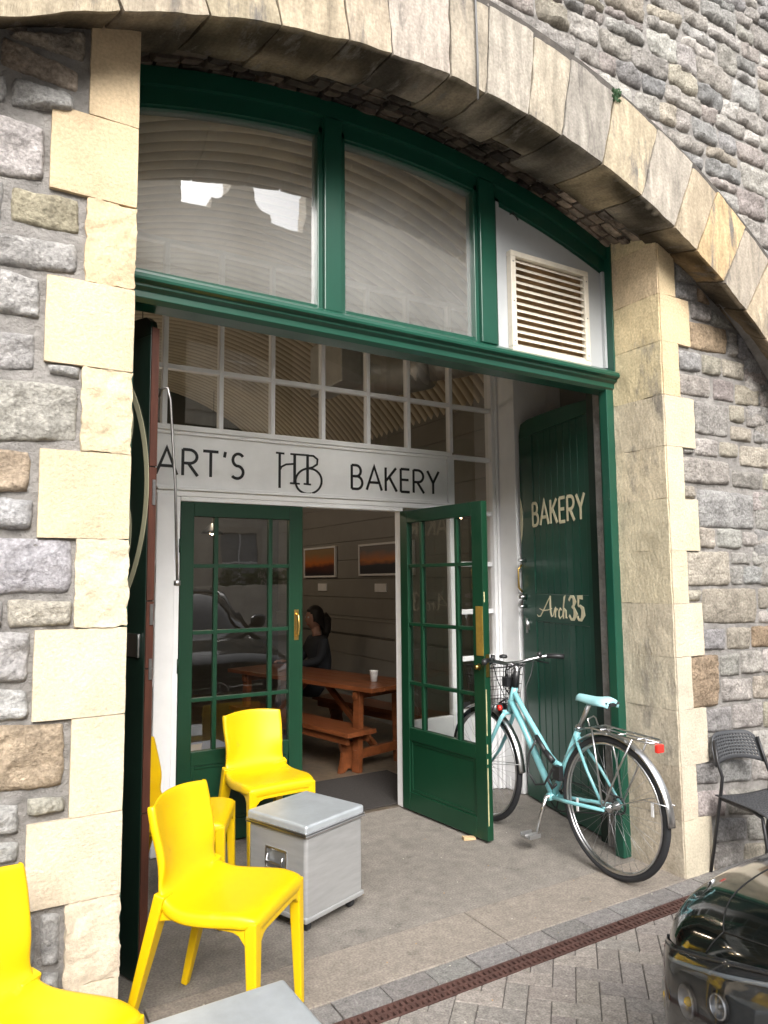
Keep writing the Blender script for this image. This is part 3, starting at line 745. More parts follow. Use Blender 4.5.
# mullions
for x0, x1 in ((1.330, 1.458), (2.212, 2.352)):
    b = MB(); xm = (x0 + x1) / 2
    b.box((x0 + .02, 2.765, 2.688), (x1 - .02, 2.865, zf(xm, .08)))
    b.box((x0 - .006, 2.785, 2.69), (x0 + .0205, 2.85, zf(x0, .12))); b.box((x1 - .0205, 2.785, 2.69), (x1 + .006, 2.85, zf(x1, .12)))
    b.build('mullion', GREEN, fr, bevel=.004)
bb = MB(); 
for x0, x1 in ((.545, 1.326), (1.462, 2.208)): bb.box((x0, 2.785, 2.688), (x1, 2.845, 2.712)); 
bb.build('glazing_bead', GREEN, fr, bevel=.003)
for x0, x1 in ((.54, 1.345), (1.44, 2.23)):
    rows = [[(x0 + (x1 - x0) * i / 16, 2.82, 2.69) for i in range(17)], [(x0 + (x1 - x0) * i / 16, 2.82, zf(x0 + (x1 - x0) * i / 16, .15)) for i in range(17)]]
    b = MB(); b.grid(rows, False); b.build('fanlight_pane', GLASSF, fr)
pn = MB(); rows = []
for y in (2.800, 2.84):
    pass
n_ = 14; xs = [2.34 + (3.17 - 2.34) * i / n_ for i in range(n_ + 1)]
pn.grid([[(x, 2.805, 2.68) for x in xs], [(x, 2.805, zf(x, .15)) for x in xs], [(x, 2.84, zf(x, .15)) for x in xs], [(x, 2.84, 2.68) for x in xs]], False)
pn.box((2.352, 2.785, 2.69), (2.375, 2.804, 3.49)); pn.box((3.138, 2.785, 2.69), (3.156, 2.804, 3.26))
pn.build('blank_panel', GREYP, fr)
vg = MB(); X0, X1, Z0, Z1 = 2.435, 3.005, 2.672, 3.222; y0 = 2.768
for q in (((X0, y0, Z0), (X1, y0 + .036, Z0 + .03)), ((X0, y0, Z1 - .03), (X1, y0 + .036, Z1)), ((X0, y0, Z0 + .0305), (X0 + .034, y0 + .036, Z1 - .0305)), ((X1 - .034, y0, Z0 + .0305), (X1, y0 + .036, Z1 - .0305))): vg.box(*q)
vo = vg.build('vent_grille', VENT, fr, bevel=.003); tag(vo, 'cream metal louvred vent grille')
sl_ = MB(); ns = 13
for i in range(ns):
    z = Z0 + .045 + (Z1 - Z0 - .09) * i / (ns - 1)
    sl_.add([(X0 + .034, y0 + .004, z - .017), (X1 - .034, y0 + .004, z - .017), (X1 - .034, y0 + .034, z + .014), (X0 + .034, y0 + .034, z + .014),
             (X0 + .034, y0 + .004, z - .0145), (X1 - .034, y0 + .004, z - .0145), (X1 - .034, y0 + .034, z + .0165), (X0 + .034, y0 + .034, z + .0165)],
            [(0, 3, 2, 1), (4, 5, 6, 7), (0, 1, 5, 4), (2, 3, 7, 6), (1, 2, 6, 5), (3, 0, 4, 7)])
sl_.build('louvre_slats', VENT, vo)
bk = MB(); bk.box((X0 + .01, 2.7985, Z0 + .01), (X1 - .01, 2.803, Z1 - .01)); bk.build('vent_backing', M('rust_stained_dark', (.24, .15, .07), .8, nz=(7, .5)), vo)
for x in (X0 + .016, X1 - .016):
    for z in (Z0 + .06, (Z0 + Z1) / 2, Z1 - .06):
        s_ = MB(); s_.lathe([(0, -.003), (.004, -.002), (.005, 0)], (x, y0, z), 'Y', 8); s_.build('screw', STEEL, vo)
# door stay on the left jamb
rd = MB(); rd.tube([(.700, 3.02, 2.27), (.705, 2.99, 2.300), (.722, 2.97, 2.300), (.735, 2.97, 2.25), (.765, 2.985, 1.9), (.780, 2.985, 1.50)], .0055, 8); rd.lathe([(0, 0), (.014, .003), (.014, .022), (0, .026)], (.780, 2.985, 1.478), 'Z', 10)
rd.build('door_stay', STEEL, fr)
hk = MB(); hk.tube([(2.40, 2.725, 3.385), (2.40, 2.70, 3.38), (2.415, 2.695, 3.36), (2.43, 2.70, 3.35), (2.44, 2.71, 3.365)], .004, 6); hk.build('cable_hook', BLKPL, fr)

# big plank leaves
def leaf(name, label, P0, P1, paint, right_side):
    P0 = Vector(P0); dr = (Vector(P1) - P0).normalized(); nm = Vector((-dr.y, dr.x, 0)); th = .043 if right_side else .034
    root = MB()
    F = lambda s_, z, t: tuple(P0 + dr * s_ + nm * t + Vector((0, 0, z)))
    def bx(mb, s0, s1, z0, z1, t0, t1):
        vs = [F(s, z, t) for z in (z0, z1) for s, t in ((s0, t0), (s1, t0), (s1, t1), (s0, t1))]
        mb.add(vs, [(0, 3, 2, 1), (4, 5, 6, 7), (0, 1, 5, 4), (1, 2, 6, 5), (2, 3, 7, 6), (3, 0, 4, 7)])
    W = 1.067 if right_side else 1.2
    Zt = 2.565
    top = [(0, Zt - .02), (.02, Zt - .008), (.06, Zt)] + [(s, Zt + .045 * math.sin((s - .06) / 1.2 * 2.2)) for s in (.2, .4, .6, .8, .95)] + [(W - .03, Zt + .03), (W, Zt - .05)]
    if not right_side: top = [(0, Zt - .05), (.012, Zt - .015), (.04, Zt + .005), (.1, Zt + .01), (.3, Zt + .02), (1.0, Zt + .02), (W, Zt)]
    sl0, sl1 = (.255, .885) if right_side else (.14, .98)
    # core behind boards
    root.prism([(0.0, .012), (W, .012)] + top[::-1], -th, -.016, F)
    o = root.build(name, paint, fr, bevel=.003); ORIG[o.name] = ORIG[fr.name]
    if label: o['label'] = label
    # stiles / rails as proud frame
    fm = MB()
    bx(fm, 0.0, sl0 if right_side else sl0, .012, Zt - .075, -.0155, 0)
    bx(fm, sl1, W, .012, Zt - .075, -.0155, 0)
    bx(fm, sl0 + .0, sl1, .012, .20, -.0155, -.0005)
    bx(fm, sl0, sl1, 1.205, 1.39, -.0155, -.0006)
    tp = [(0, Zt - .0745), (W, Zt - .0745)] + top[::-1]
    fm.prism(tp, -.0155, -.0004, F)
    fm.build('door_rail_frame', paint, o, bevel=.003)
    bd = MB(); nb = 8; bw = (sl1 - sl0) / nb
    for i in range(nb):
        for z0, z1 in ((.2005, 1.2045), (1.3905, Zt - .0755)):
            a0 = sl0 + i * bw + .0025; a1 = sl0 + (i + 1) * bw - .0025
            bx(bd, a0, a1, z0 + .001, z1 - .001, -.0158, -.0055)
    bd.build('boards', paint, o, bevel=.0028)
    return o, F, bx, W
RL, F, bx, W = leaf('folding_door', 'green plank door lettered BAKERY, Arch 35', (3.20, 2.84, 0), (3.44, 3.88, 0), GREEN, True)
lt = MB(); write(lt, 'BAKERY', .895, .262, 1.853, 2.010, .021, lambda u, v, t: F(u, v, t), gap=.16)
# ") "sliver of the round emblem
cx_ = 1.067 - .036 + .42
nn = 14; pts_o = []; pts_i = []
for i in range(nn + 1):
    a = R(180 - 23.5 + 47 * i / nn)
    pts_o.append((cx_ + .42 * math.cos(a), 1.91 + .42 * math.sin(a)))
pp = [p for p in pts_o if p[0] < 1.066]
lt.prism(pp + [(1.066, pp[-1][1]), (1.066, pp[0][1])], .0004, .002, F)
# Arch (script) 35
sxx = lambda u: .868 - u * (.868 - .30); zz_ = lambda v: 1.235 + v * .15
def scr(pts, wd): ribbon(lt, [(sxx(u), zz_(v)) for u, v in pts], wd, .0005, .0024 + random.random() * .0012, F)
scr([(.00, .10), (.03, .02), (.08, .05), (.16, .35), (.25, .72), (.31, .95)], [.004, .006, .008, .008, .009, .007]); scr([(.31, .97), (.305, .6), (.31, .25), (.33, .08), (.36, .10)], [.012, .016, .016, .010, .005])
scr([(.06, .38), (.14, .30), (.25, .34), (.34, .42)], [.004, .007, .007, .004])
scr([(.37, .12), (.40, .40), (.415, .44), (.41, .05)], [.005, .008, .010, .012]); scr([(.41, .20), (.44, .42), (.465, .38)], [.005, .008, .010])
scr([(.545, .38), (.52, .45), (.49, .32), (.485, .12), (.51, .02), (.55, .12)], [.009, .008, .012, .012, .008, .005])
scr([(.555, .10), (.60, .70), (.625, .98), (.60, .92), (.585, .5), (.58, .02)], [.005, .008, .008, .009, .012, .012]); scr([(.585, .22), (.61, .43), (.635, .36), (.635, .08), (.66, .06)], [.005, .009, .012, .011, .005])
scr([(.70, .80), (.74, .97), (.79, .95), (.815, .76), (.79, .58), (.755, .54)], [.016, .014, .020, .034, .018, .010]); scr([(.755, .54), (.80, .48), (.83, .26), (.79, .04), (.74, .02), (.70, .18)], [.010, .018, .038, .020, .014, .018])
scr([(.97, .95), (.885, .95), (.882, .58)], [.028, .020, .011]); scr([(.882, .58), (.92, .60), (.965, .50), (.975, .26), (.935, .04), (.885, .03), (.86, .17)], [.010, .016, .028, .038, .020, .014, .018])
lt.build('painted_lettering', CREAM, RL)
for z in (2.40, 1.95, 1.325, .35):
    h = MB(); bx(h, .060, .118, z - .048, z + .048, .0005, .004)
    p = F(.062, z - .048, .006); q = F(.062, z + .048, .006); h.tube([p, q], .007, 8); h.build('hinge', STEEL, RL, bevel=.001)
for z, r_ in ((1.62, .014), (1.365, .022), (1.30, .014)):
    lk = MB()
    c0 = Vector(F(1.02, z, 0)); c1 = Vector(F(1.02, z, .03)); c2 = Vector(F(1.02, z, .055))
    lk.tube([c0, c1, c2], [r_, r_ * .8, r_ * .5], 12)
    lk.build('lock_knob', SILVER, RL)
hh = MB(); hh.tube([F(1.058, 1.40, .005), F(1.062, 1.43, .03), F(1.062, 1.56, .03), F(1.058, 1.59, .005)], .008, 8); hh.build('pull_handle', BRASS, RL)
bt = MB(); bt.tube([F(.99, 1.12, .012), F(.99, 1.22, .012)], .008, 8); bx(bt, .975, 1.005, 1.14, 1.20, .0005, .006); bt.build('bolt', SILVER, RL)

LL, F2, bx2, W2 = leaf('folding_door', 'near black plank door with round cream emblem', (.632, 2.885, 0), (.18, 4.1, 0), BLACKG, False)
ed = MB()
for z0, z1 in ((.02, .62), (.625, 1.16), (1.165, 1.42), (1.425, 1.95), (1.955, 2.52)):
    vs = [F2(s, z, t) for z in (z0, z1) for s, t in ((-.006, -.035), (0.0, -.035), (0.0, -.003), (-.006, -.003))]
    ed.add(vs, [(0, 3, 2, 1), (4, 5, 6, 7), (0, 1, 5, 4), (1, 2, 6, 5), (2, 3, 7, 6), (3, 0, 4, 7)])
ed.build('worn_edge', RUSTW, LL)
for z0, z1 in ((1.80, 1.90), (1.33, 1.41), (1.12, 1.20)):
    hw = MB()
    vs = [F2(s, z, t) for z in (z0, z1) for s, t in ((-.010, -.030), (-.006, -.030), (-.006, -.016), (-.010, -.016))]
    hw.add(vs, [(0, 3, 2, 1), (4, 5, 6, 7), (0, 1, 5, 4), (1, 2, 6, 5), (2, 3, 7, 6), (3, 0, 4, 7)])
    hw.build('lock_keep', STEEL, LL)
h = MB(); bx2(h, .035, .115, 1.205, 1.295, .0008, .006); h.tube([F2(.03, 1.205, .007), F2(.03, 1.295, .007)], .008, 8); h.build('hinge', SILVER, LL, bevel=.001)
em = MB()
def ringarc(cx_, cz_, r_, wd, a0, a1):
    pts = [p for p in arc(cx_, cz_, r_, r_, a0, a1, 60) if p[0] > .004]
    if len(pts) > 2: ribbon(em, pts, wd, .0006, .0026 + random.random() * .0006, F2)
ringarc(.735, 1.87, .73, .028, 90, 270)
ringarc(.36, 2.14, .235, .026, 40, 320); ringarc(.40, 1.70, .28, .026, 40, 320)
em.build('painted_emblem', M('aged_cream_paint', (.42, .40, .27), .5), LL)

# ================================================================== WHITE SHOPFRONT
SY = 4.15
sf_ = thing('shopfront', 'white glazed timber shopfront set back inside the arch', 'shopfront', (2.2, SY, 0))
b = MB()
def V(mb, x, z0, z1, wd=.03, y0=SY - .025, y1=SY + .025): mb.box((x - wd / 2, y0, z0), (x + wd / 2, y1, z1))
def Hh(mb, x0, x1, z, wd=.03, y0=SY - .022, y1=SY + .022): mb.box((x0, y0, z - wd / 2), (x1, y1, z + wd / 2))
for x in (1.324, 1.655, 2.004, 2.341, 2.663, 3.025): V(b, x, 2.40, 3.50, .028)
for x in (.66, .99): V(b, x, 2.40, 3.50, .03)
for z in (2.746, 3.12, 3.50): Hh(b, .60, 3.38, z, .030)
V(b, 3.022, .55, 2.385, .045)
for z in (2.372, 1.97, 1.60, 1.26, .93): Hh(b, 3.0455, 3.38, z, .034)
for z in (2.372, 1.97, 1.60, 1.26, .93): Hh(b, .20, .955, z, .03)
V(b, .62, .55, 2.355, .03)
b.build('glazing_bars', WHITE, sf_, bevel=.004)
b = MB()
b.box((.955, SY - .04, .0045), (1.055, SY + .04, 2.0)); b.box((1.058, SY - .025, .0045), (1.090, SY + .04, 1.985))
b.box((3.382, SY - .04, .0045), (3.43, SY + .04, 3.55)); b.box((3.405, SY - .055, .0045), (3.428, SY - .0405, 3.55))
b.box((2.576, SY - .03, .0045), (2.60, SY + .04, 1.985)); b.box((2.602, SY - .02, .0045), (3.0, SY + .02, .55)) 
b.box((1.0905, SY - .03, 1.958), (2.5755, SY + .045, 1.985)); b.box((.955, SY - .035, 1.9855), (3.0, SY + .04, 2.018))
b.box((.955, SY - .05, 2.019), (3.005, SY - .0255, 2.030)) 
b.box((3.001, SY - .02, .0045), (3.381, SY + .02, .5495)); b.box((3.03, SY - .045, .5505), (3.381, SY + .03, .575))
b.box((.2, SY - .02, .0045), (.9545, SY + .02, .5495)); b.box((.2, SY - .03, .5505), (.9545, SY + .03, .575))
b.build('white_frame', WHITE, sf_, bevel=.004)
b = MB(); b.box((3.432, 3.915, .0045), (3.755, SY + .04, 3.95)); b.box((3.757, 3.93, .0045), (3.95, SY + .04, 3.95))
b.build('pilaster', WHITE, sf_, bevel=.006)
b = MB(); 
for q in ((.55, 3.38, 2.40, 3.50), (3.045, 3.38, .575, 2.36), (2.60, 3.0, .55, 1.985), (.2, .955, .575, 2.36)):
    x0, x1, z0, z1 = q; b.add([(x0, SY, z0), (x1, SY, z0), (x1, SY, z1), (x0, SY, z1)], [(0, 1, 2, 3)])
b.build('shopfront_glass', GLASS, sf_)

sg = thing('sign_board', "white sign board lettered HART'S HB BAKERY above the glazed doors", 'sign', (2, SY - .03, 2.03))
b = MB(); b.box((.60, SY - .024, 2.031), (2.999, SY + .02, 2.368)); b.build('board', WHITE, sg, bevel=.002)
b = MB(); b.box((.60, SY - .05, 2.366), (3.012, SY + .03, 2.398)); b.box((2.975, SY - .042, 2.032), (3.0, SY - .0245, 2.364)); b.box((.60, SY - .038, 2.345), (2.974, SY - .0245, 2.3655)); b.box((.60, SY - .034, 2.0315), (2.974, SY - .0245, 2.045))
b.build('moulding', WHITE, sg, bevel=.003)
b = MB(); fn = lambda u, v, t: (u, SY - .0245 - t, v)
write(b, "HART'S", .80, 1.470, 2.108, 2.262, .017, fn, gap=.17)
b.build('lettering', BLACK, sg); b = MB()
write(b, "BAKERY", 2.203, 2.905, 2.092, 2.252, .017, fn, gap=.17)
b.build('lettering', BLACK, sg); b = MB()
U = lambda pts: [(1.678 + (x - 95) / 161 * .312, 2.292 - (y - 200 - (x - 95) * .075) / 142 * .262) for x, y in pts]
k = 0
for pts, wd in (([(106, 203), (106, 322)], .016), ([(93, 202), (122, 205)], .012), ([(106, 262), (112, 250), (128, 242), (158, 240)], .012), ([(158, 208), (158, 306)], .018), ([(142, 306), (176, 309)], .011), ([(143, 206), (208, 210)], .012),
                ([(204, 212), (204, 310)], .018), ([(190, 309), (216, 312)], .011), ([(206, 211), (225, 212), (240, 224), (238, 242), (222, 252), (206, 255)], .012),
                (arc(208, 300, 47, 44, 75, -282, 34), .013)):
    p2 = pts
    ribbon(b, U([(x, y) for x, y in p2]), wd, .0005, .0022 + .00035 * (k % 5), fn); k += 1
b.build('monogram', BLACK, sg)

# glazed doors
def gdoor(name, label, H0, dr, th, W=.763, swap=False):
    H0 = Vector(H0); dr = Vector(dr).normalized(); nm = Vector((dr.y, -dr.x, 0))     # for the closed left leaf: towards the street
    F = lambda s_, z, t: tuple(H0 + dr * s_ + nm * t + Vector((0, 0, z)))
    def bx(mb, s0, s1, z0, z1, t0, t1):
        vs = [F(s, z, t) for z in (z0, z1) for s, t in ((s0, t0), (s1, t0), (s1, t1), (s0, t1))]
        mb.add(vs, [(0, 3, 2, 1), (4, 5, 6, 7), (0, 1, 5, 4), (1, 2, 6, 5), (2, 3, 7, 6), (3, 0, 4, 7)])
    h = th / 2; fr_ = MB()
    bx(fr_, 0, .078, .015, 1.955, -h, h); bx(fr_, W - .09, W, .015, 1.955, -h, h)
    bx(fr_, .0785, W - .0905, 1.872, 1.9545, -h + .0004, h - .0004); bx(fr_, .0785, W - .0905, .455, .535, -h + .0004, h - .0004); bx(fr_, .0785, W - .0905, .0155, .13, -h + .0004, h - .0004)
    o = fr_.build(name, GREEND, sf_, bevel=.003); o['label'] = label
    mt = MB()
    for s_ in (.212, .552): bx(mt, s_ - .012, s_ + .012, .5355, 1.8715, -.016, .016)
    for z in (.821, 1.202, 1.584): bx(mt, .079, W - .091, z - .011, z + .011, -.015, .015)
    mt.build('glazing_bar', GREEND, o, bevel=.002)
    gp = MB(); gp.add([F(.078, .53, 0), F(W - .09, .53, 0), F(W - .09, 1.875, 0), F(.078, 1.875, 0)], [(0, 1, 2, 3)]); gp.build('glass', GLASS, o)
    pl = MB(); bx(pl, .079, W - .091, .1305, .4545, -.010, .010)
    for q in ((.079, .10), (W - .112, W - .091)): bx(pl, q[0], q[1], .1305, .4545, -.0155, .0155)
    for q in ((.1305, .150), (.435, .4545)): bx(pl, .1005, W - .1125, q[0], q[1], -.0152, .0152)
    pl.build('door_panel', GREEND, o, bevel=.003)
    return o, F, bx
DL, F3, bx3 = gdoor('glazed_door', 'dark green glazed door standing closed', (1.093, SY - .005, 0), (1, 0, 0), .045)
hb = MB(); bx3(hb, .705, .735, 1.13, 1.315, .0225, .027); hb.tube([F3(.72, 1.155, .027), F3(.72, 1.165, .055), F3(.72, 1.20, .062), F3(.72, 1.245, .062), F3(.72, 1.28, .055), F3(.72, 1.29, .027)], [.007, .007, .009, .009, .007, .007], 10); hb.build('handle', BRASS, DL, bevel=.001)
for z in (1.70, 1.02, .25):
    hg = MB(); hg.tube([F3(-.004, z - .04, .026), F3(-.004, z + .04, .026)], .006, 8); hg.build('hinge', GREEND, DL)
DR, F4, bx4 = gdoor('glazed_door', 'green glazed door swung open towards the street', (2.585, 4.105, 0), (.075, -.79, 0), .045, .79)
# push plate is fixed on whichever face looks towards the side street (negative x)
nm4 = Vector((-.79, -.075, 0)).normalized()
pp = MB(); s4 = 1 if Vector(F4(0, 0, 1)).x < Vector(F4(0, 0, 0)).x else -1
bx4(pp, .728, .786, 1.05, 1.335, s4 * .0228, s4 * .026); pp.build('push_plate', M('aged_brass_plate', (.55, .36, .08), .42, .7, nz=(14, .2)), DR, bevel=.001)
kb = MB(); kb.tube([F4(.745, .985, s4 * .0225), F4(.745, .985, s4 * .035), F4(.745, .985, s4 * .05)], [.02, .008, .014], 12); bx4(kb, .79, .794, .93, 1.06, -.012, .012); kb.build('lock', BRASS, DR)
wr = MB()
for z0, z1 in ((.10, .42), (.50, .55), (.60, .86), (1.36, 1.42), (.44, .47)):
    wr = MB(); bx4(wr, .789, .7915, z0, z1, s4 * .010, s4 * .0175); wr.build('worn_edge', M('worn_paint_edge', (.40, .36, .20), .7, nz=(20, .4)), DR)
# small clips catching light at the top of the glass
# ================================================================== WEDGE
b = MB(); b.prism([(0, 0), (.075, 0), (.075, .012), (0, .018)], -.018, .018, lambda u, v, d: (2.56 + u * .9 + d * .3, 3.45 - u * .3 + d, v + .002))
tag(b.build('door_wedge', M('raw_wood', (.50, .36, .20), .8, nz=(20, .2)), bevel=.001), 'small raw wooden wedge on the floor under the open glazed door', 'door wedge')

# ================================================================== YELLOW CHAIRS
def sstep(t): t = max(0, min(1, t)); return t * t * (3 - 2 * t)
def make_chair(label):
    t = thing('yellow_chair', label, 'chair', (0, 0, 0), 0, 'yellow plastic chairs by the doorway')
    # local: front is -Y.  profile (y, z, half width)
    prof = [(-.212, .395, .168), (-.217, .425, .172), (-.210, .440, .178), (-.19, .446, .184), (-.14, .444, .192), (-.08, .438, .196), (0, .433, .195), (.05, .433, .189), (.095, .441, .182), (.127, .460, .174), (.149, .493, .166), (.162, .535, .161), (.174, .58, .162), (.187, .63, .166), (.199, .68, .170), (.210, .73, .169), (.216, .762, .167)]
    rows = []; nU = 14
    for y, z, hw in prof:
        row = []
        for i in range(nU + 1):
            u = -1 + 2 * i / nU; back = sstep((z - .46) / .12)
            yy = y - back * .045 * u * u + (1 - back) * .0
            zz = z + (1 - back) * (.006 * u * u if y > -.16 else -.004 * u * u) + (back * sstep((z - .7) / .08)) * (-.014 * u * u)
            row.append((u * hw, yy, zz))
        fr_l = sstep((-.195 - y) / .02)
        for s_, e_ in ((-1, row[0]), (1, row[-1])):
            k1 = []
            for g in (.25, 1.0):
                k1.append((e_[0] + s_ * .005 * (g ** .5), e_[1] + back * .026 * g + fr_l * .012 * g, e_[2] - (1 - back) * (1 - fr_l) * .040 * g))
            if s_ < 0: row = k1[::-1] + row
            else: row = row + k1
        rows.append(row)
    b = MB(); b.grid(rows, True)
    o = b.build('seat_and_back', YELLOW, t, local=True)
    so_ = o.modifiers.new('thick', 'SOLIDIFY'); so_.thickness = .009; so_.offset = 0 
    ss = o.modifiers.new('sub', 'SUBSURF'); ss.levels = 1; ss.render_levels = 1
    # aprons
    ap_ = MB()
    def apron(p, q, pa, pb, ha, hb_, mid, inn):   # plate from p to q hanging down, arched lower edge
        n = 16; P = Vector(p); Q = Vector(q); top = []; bot = []
        for i in range(n + 1):
            s_ = i / n; c = P.lerp(Q, s_); e = max(0, 1 - min(s_, 1 - s_) * 5.5) ** 2
            hgt = (ha if s_ < .5 else hb_)
            top.append(c + Vector((0, 0, 0))); bot.append(c - Vector((0, 0, mid + (hgt - mid) * e)))
        iv = Vector(inn) * .016
        vs = top + bot + [c + iv for c in top] + [c + iv for c in bot]; m_ = n + 1
        fs = []
        for i in range(n):
            fs += [(i, i + 1, m_ + i + 1, m_ + i), (2 * m_ + i, 3 * m_ + i, 3 * m_ + i + 1, 2 * m_ + i + 1), (m_ + i, m_ + i + 1, 3 * m_ + i + 1, 3 * m_ + i), (i, 2 * m_ + i, 2 * m_ + i + 1, i + 1)]
        ap_.add([tuple(c) for c in vs], fs)
    zt = .425
    for s_ in (-1, 1):
        apron((s_ * .1885, -.198, zt), (s_ * .176, .135, zt + .010), 0, 0, .11, .045, .034, (-s_, 0, 0))
    apron((-.172, -.2155, zt - .010), (.172, -.2155, zt - .010), 0, 0, .10, .10, .034, (0, 1, 0))
    apron((-.150, .146, zt + .03), (.150, .146, zt + .03), 0, 0, .045, .045, .045, (0, -1, 0))
    ap_.build('seat_apron', YELLOW, t, local=True, bevel=.004)
    for s_ in (-1, 1):
        l = MB(); l.bar((s_ * .1675, -.196, .430), (s_ * .178, -.208, 0), .044, .046, (1, 0, 0), .027, .027)
        l.build('leg', YELLOW, t, local=True, bevel=.006, seg=3)
        l = MB(); l.bar((s_ * .158, .132, .475), (s_ * .184, .258, 0), .040, .064, (1, 0, 0), .026, .028)
        l.build('leg', YELLOW, t, local=True, bevel=.006, seg=3)
    return t
chA = make_chair('yellow plastic chair in front of the silver box, seen whole from its side')
spots = [(.833, 2.506, 42.8, None), (1.487, 3.79, 3.8, 'yellow plastic chair standing against the closed glazed door behind the silver box'),
         (.93, 3.40, 64, 'yellow plastic chair mostly hidden behind another chair, beside the dark plank door'), (.159, 1.976, 38.9, 'yellow plastic chair cut off by the bottom left corner, in front of the stone pier')]
for i, (x, y, a, lb) in enumerate(spots):
    o = chA if i == 0 else copy_tree(chA)
    o.location = (x, y, .002); o.rotation_euler.z = R(a)
    if lb: o['label'] = lb

# ================================================================== ALUMINIUM BOXES
def make_cooler(label):
    t = thing('aluminium_box', label, 'metal box', (0, 0, 0), 0, 'wheeled aluminium boxes')
    hx, hy = .185, .185
    b = MB(); b.box((-hx, -hy, .055), (hx, hy, .405)); b.build('box_body', ALU, t, local=True, bevel=.018, seg=4)
    b = MB(); b.box((-hx - .006, -hy - .006, .412), (hx + .006, hy + .006, .452)); lid = b.build('lid', ALULID, t, local=True, bevel=.012, seg=4)
    b = MB(); b.box((-hx - .010, -hy - .010, .400), (hx + .010, hy + .010, .4115)); b.box((-hx - .009, -hy - .009, .414), (hx + .009, hy + .009, .420)); b.build('lid_rim', SILVER, lid, local=True, bevel=.003)
    b = MB(); b.box((-hx - .005, -hy - .005, .050), (hx + .005, hy + .005, .072)); b.build('base_rim', ALU, t, local=True, bevel=.006)
    b = MB()
    x = -hx - .004   # recessed handle on the -X side
    for q in (((x, -.068, .222), (x + .006, .068, .232)), ((x, -.068, .312), (x + .006, .068, .322)), ((x, -.068, .2325), (x + .006, -.058, .3115)), ((x, .058, .2325), (x + .006, .068, .3115))): b.box(*q)
    hnd = b.build('handle_recess', SILVER, t, local=True, bevel=.002)
    b = MB(); b.box((x + .0035, -.057, .233), (x + .0055, .057, .311)); b.build('recess_plate', M('dull_metal', (.28, .29, .30), .5, .8), hnd, local=True)
    b = MB(); b.tube([(x - .004, -.048, .292), (x - .010, -.048, .262), (x - .010, .048, .262), (x - .004, .048, .292)], .005, 8); b.build('bail_handle', SILVER, hnd, local=True)
    for sx in (-1, 1):
        for sy in (-1, 1):
            b = MB(); b.lathe([(0, -.011), (.022, -.011), (.025, -.006), (.025, .006), (.022, .011), (0, .011)], (sx * .14, sy * .14, .026), 'X', 16); c = b.build('caster_wheel', RUBBER, t, local=True)
            b = MB(); b.box((sx * .14 - .016, sy * .14 - .016, .035), (sx * .14 + .016, sy * .14 + .016, .054)); b.build('caster_fork', STEEL, c, local=True, bevel=.003)
    for y in (-.10, .10):
        b = MB(); b.box((hx + .001, y - .02, .36), (hx + .006, y + .02, .425)); b.build('latch', SILVER, t, local=True, bevel=.002)
    return t
cE = make_cooler('silver metal box on castors beside the open glazed door, complete in view')
cE.location = (1.43, 3.135, .001); cE.rotation_euler.z = R(20.5)
cF = copy_tree(cE); cF.location = (.60, 1.672, -.002); cF.rotation_euler.z = R(1); cF['label'] = 'silver metal box at the bottom edge of the view, only its lid showing'

# ================================================================== BICYCLE
bk = thing('bicycle', 'pale turquoise step-through bicycle with black front basket leaning by the green door', 'bicycle', (2.883, 2.606, .001), 0)
bk.rotation_mode = 'XYZ'; bk.rotation_euler = (0, R(.4), R(-1.0))
# local: Y = forward, X = right, Z up
def P(s, z, x=0): return (x, s, z)
RA, RF = .018, 1.058
def wheel(yc, steer=0):
    b = MB(); n = 56
    c = [P(yc + .328 * math.cos(a), .345 + .328 * math.sin(a)) for a in [2 * math.pi * i / n for i in range(n)]]
    b.tube(c, .0175, 12, closed=True); t_ = b.build('wheel', RUBBER, bk, local=True)
    b = MB()
    for dx in (-.0095, .0095): 
        c = [P(yc + .309 * math.cos(a), .345 + .309 * math.sin(a), dx) for a in [2 * math.pi * i / n for i in range(n)]]; b.tube(c, .0065, 8, closed=True)
    b.build('rim', SILVER, t_, local=True)
    b = MB(); ns = 36
    for i in range(ns):
        a = 2 * math.pi * i / ns; off = (.30 if (i // 2) % 2 else -.30) * 1.5; sx = .028 if i % 2 else -.028
        b.tube([P(yc + .022 * math.cos(a + off), .345 + .022 * math.sin(a + off), sx), P(yc + .306 * math.cos(a), .345 + .306 * math.sin(a), 0)], .0008, 5)
    b.build('spokes', M('spoke_steel', (.32, .32, .33), .4, .9), t_, local=True)
    b = MB(); b.lathe([(.006, -.06), (.008, -.045), (.022, -.032), (.022, -.028), (.014, -.02), (.014, .02), (.022, .028), (.022, .032), (.008, .045), (.006, .06)], (0, yc, .345), 'X', 16); b.build('hub', SILVER, t_, local=True)
    for a in ((-15, 165) if yc < .5 else (200, 20)):
        b = MB(); b.box((-.004, yc + .255 * math.cos(R(a)) - .008, .345 + .20 * math.sin(R(a)) - .035), (.004, yc + .255 * math.cos(R(a)) + .008, .345 + .20 * math.sin(R(a)) + .035))
        b.build('spoke_reflector', M('white_reflector', (.8, .8, .8), .2), t_, local=True, bevel=.003)
    return t_
wheel(RA); wheel(RF)
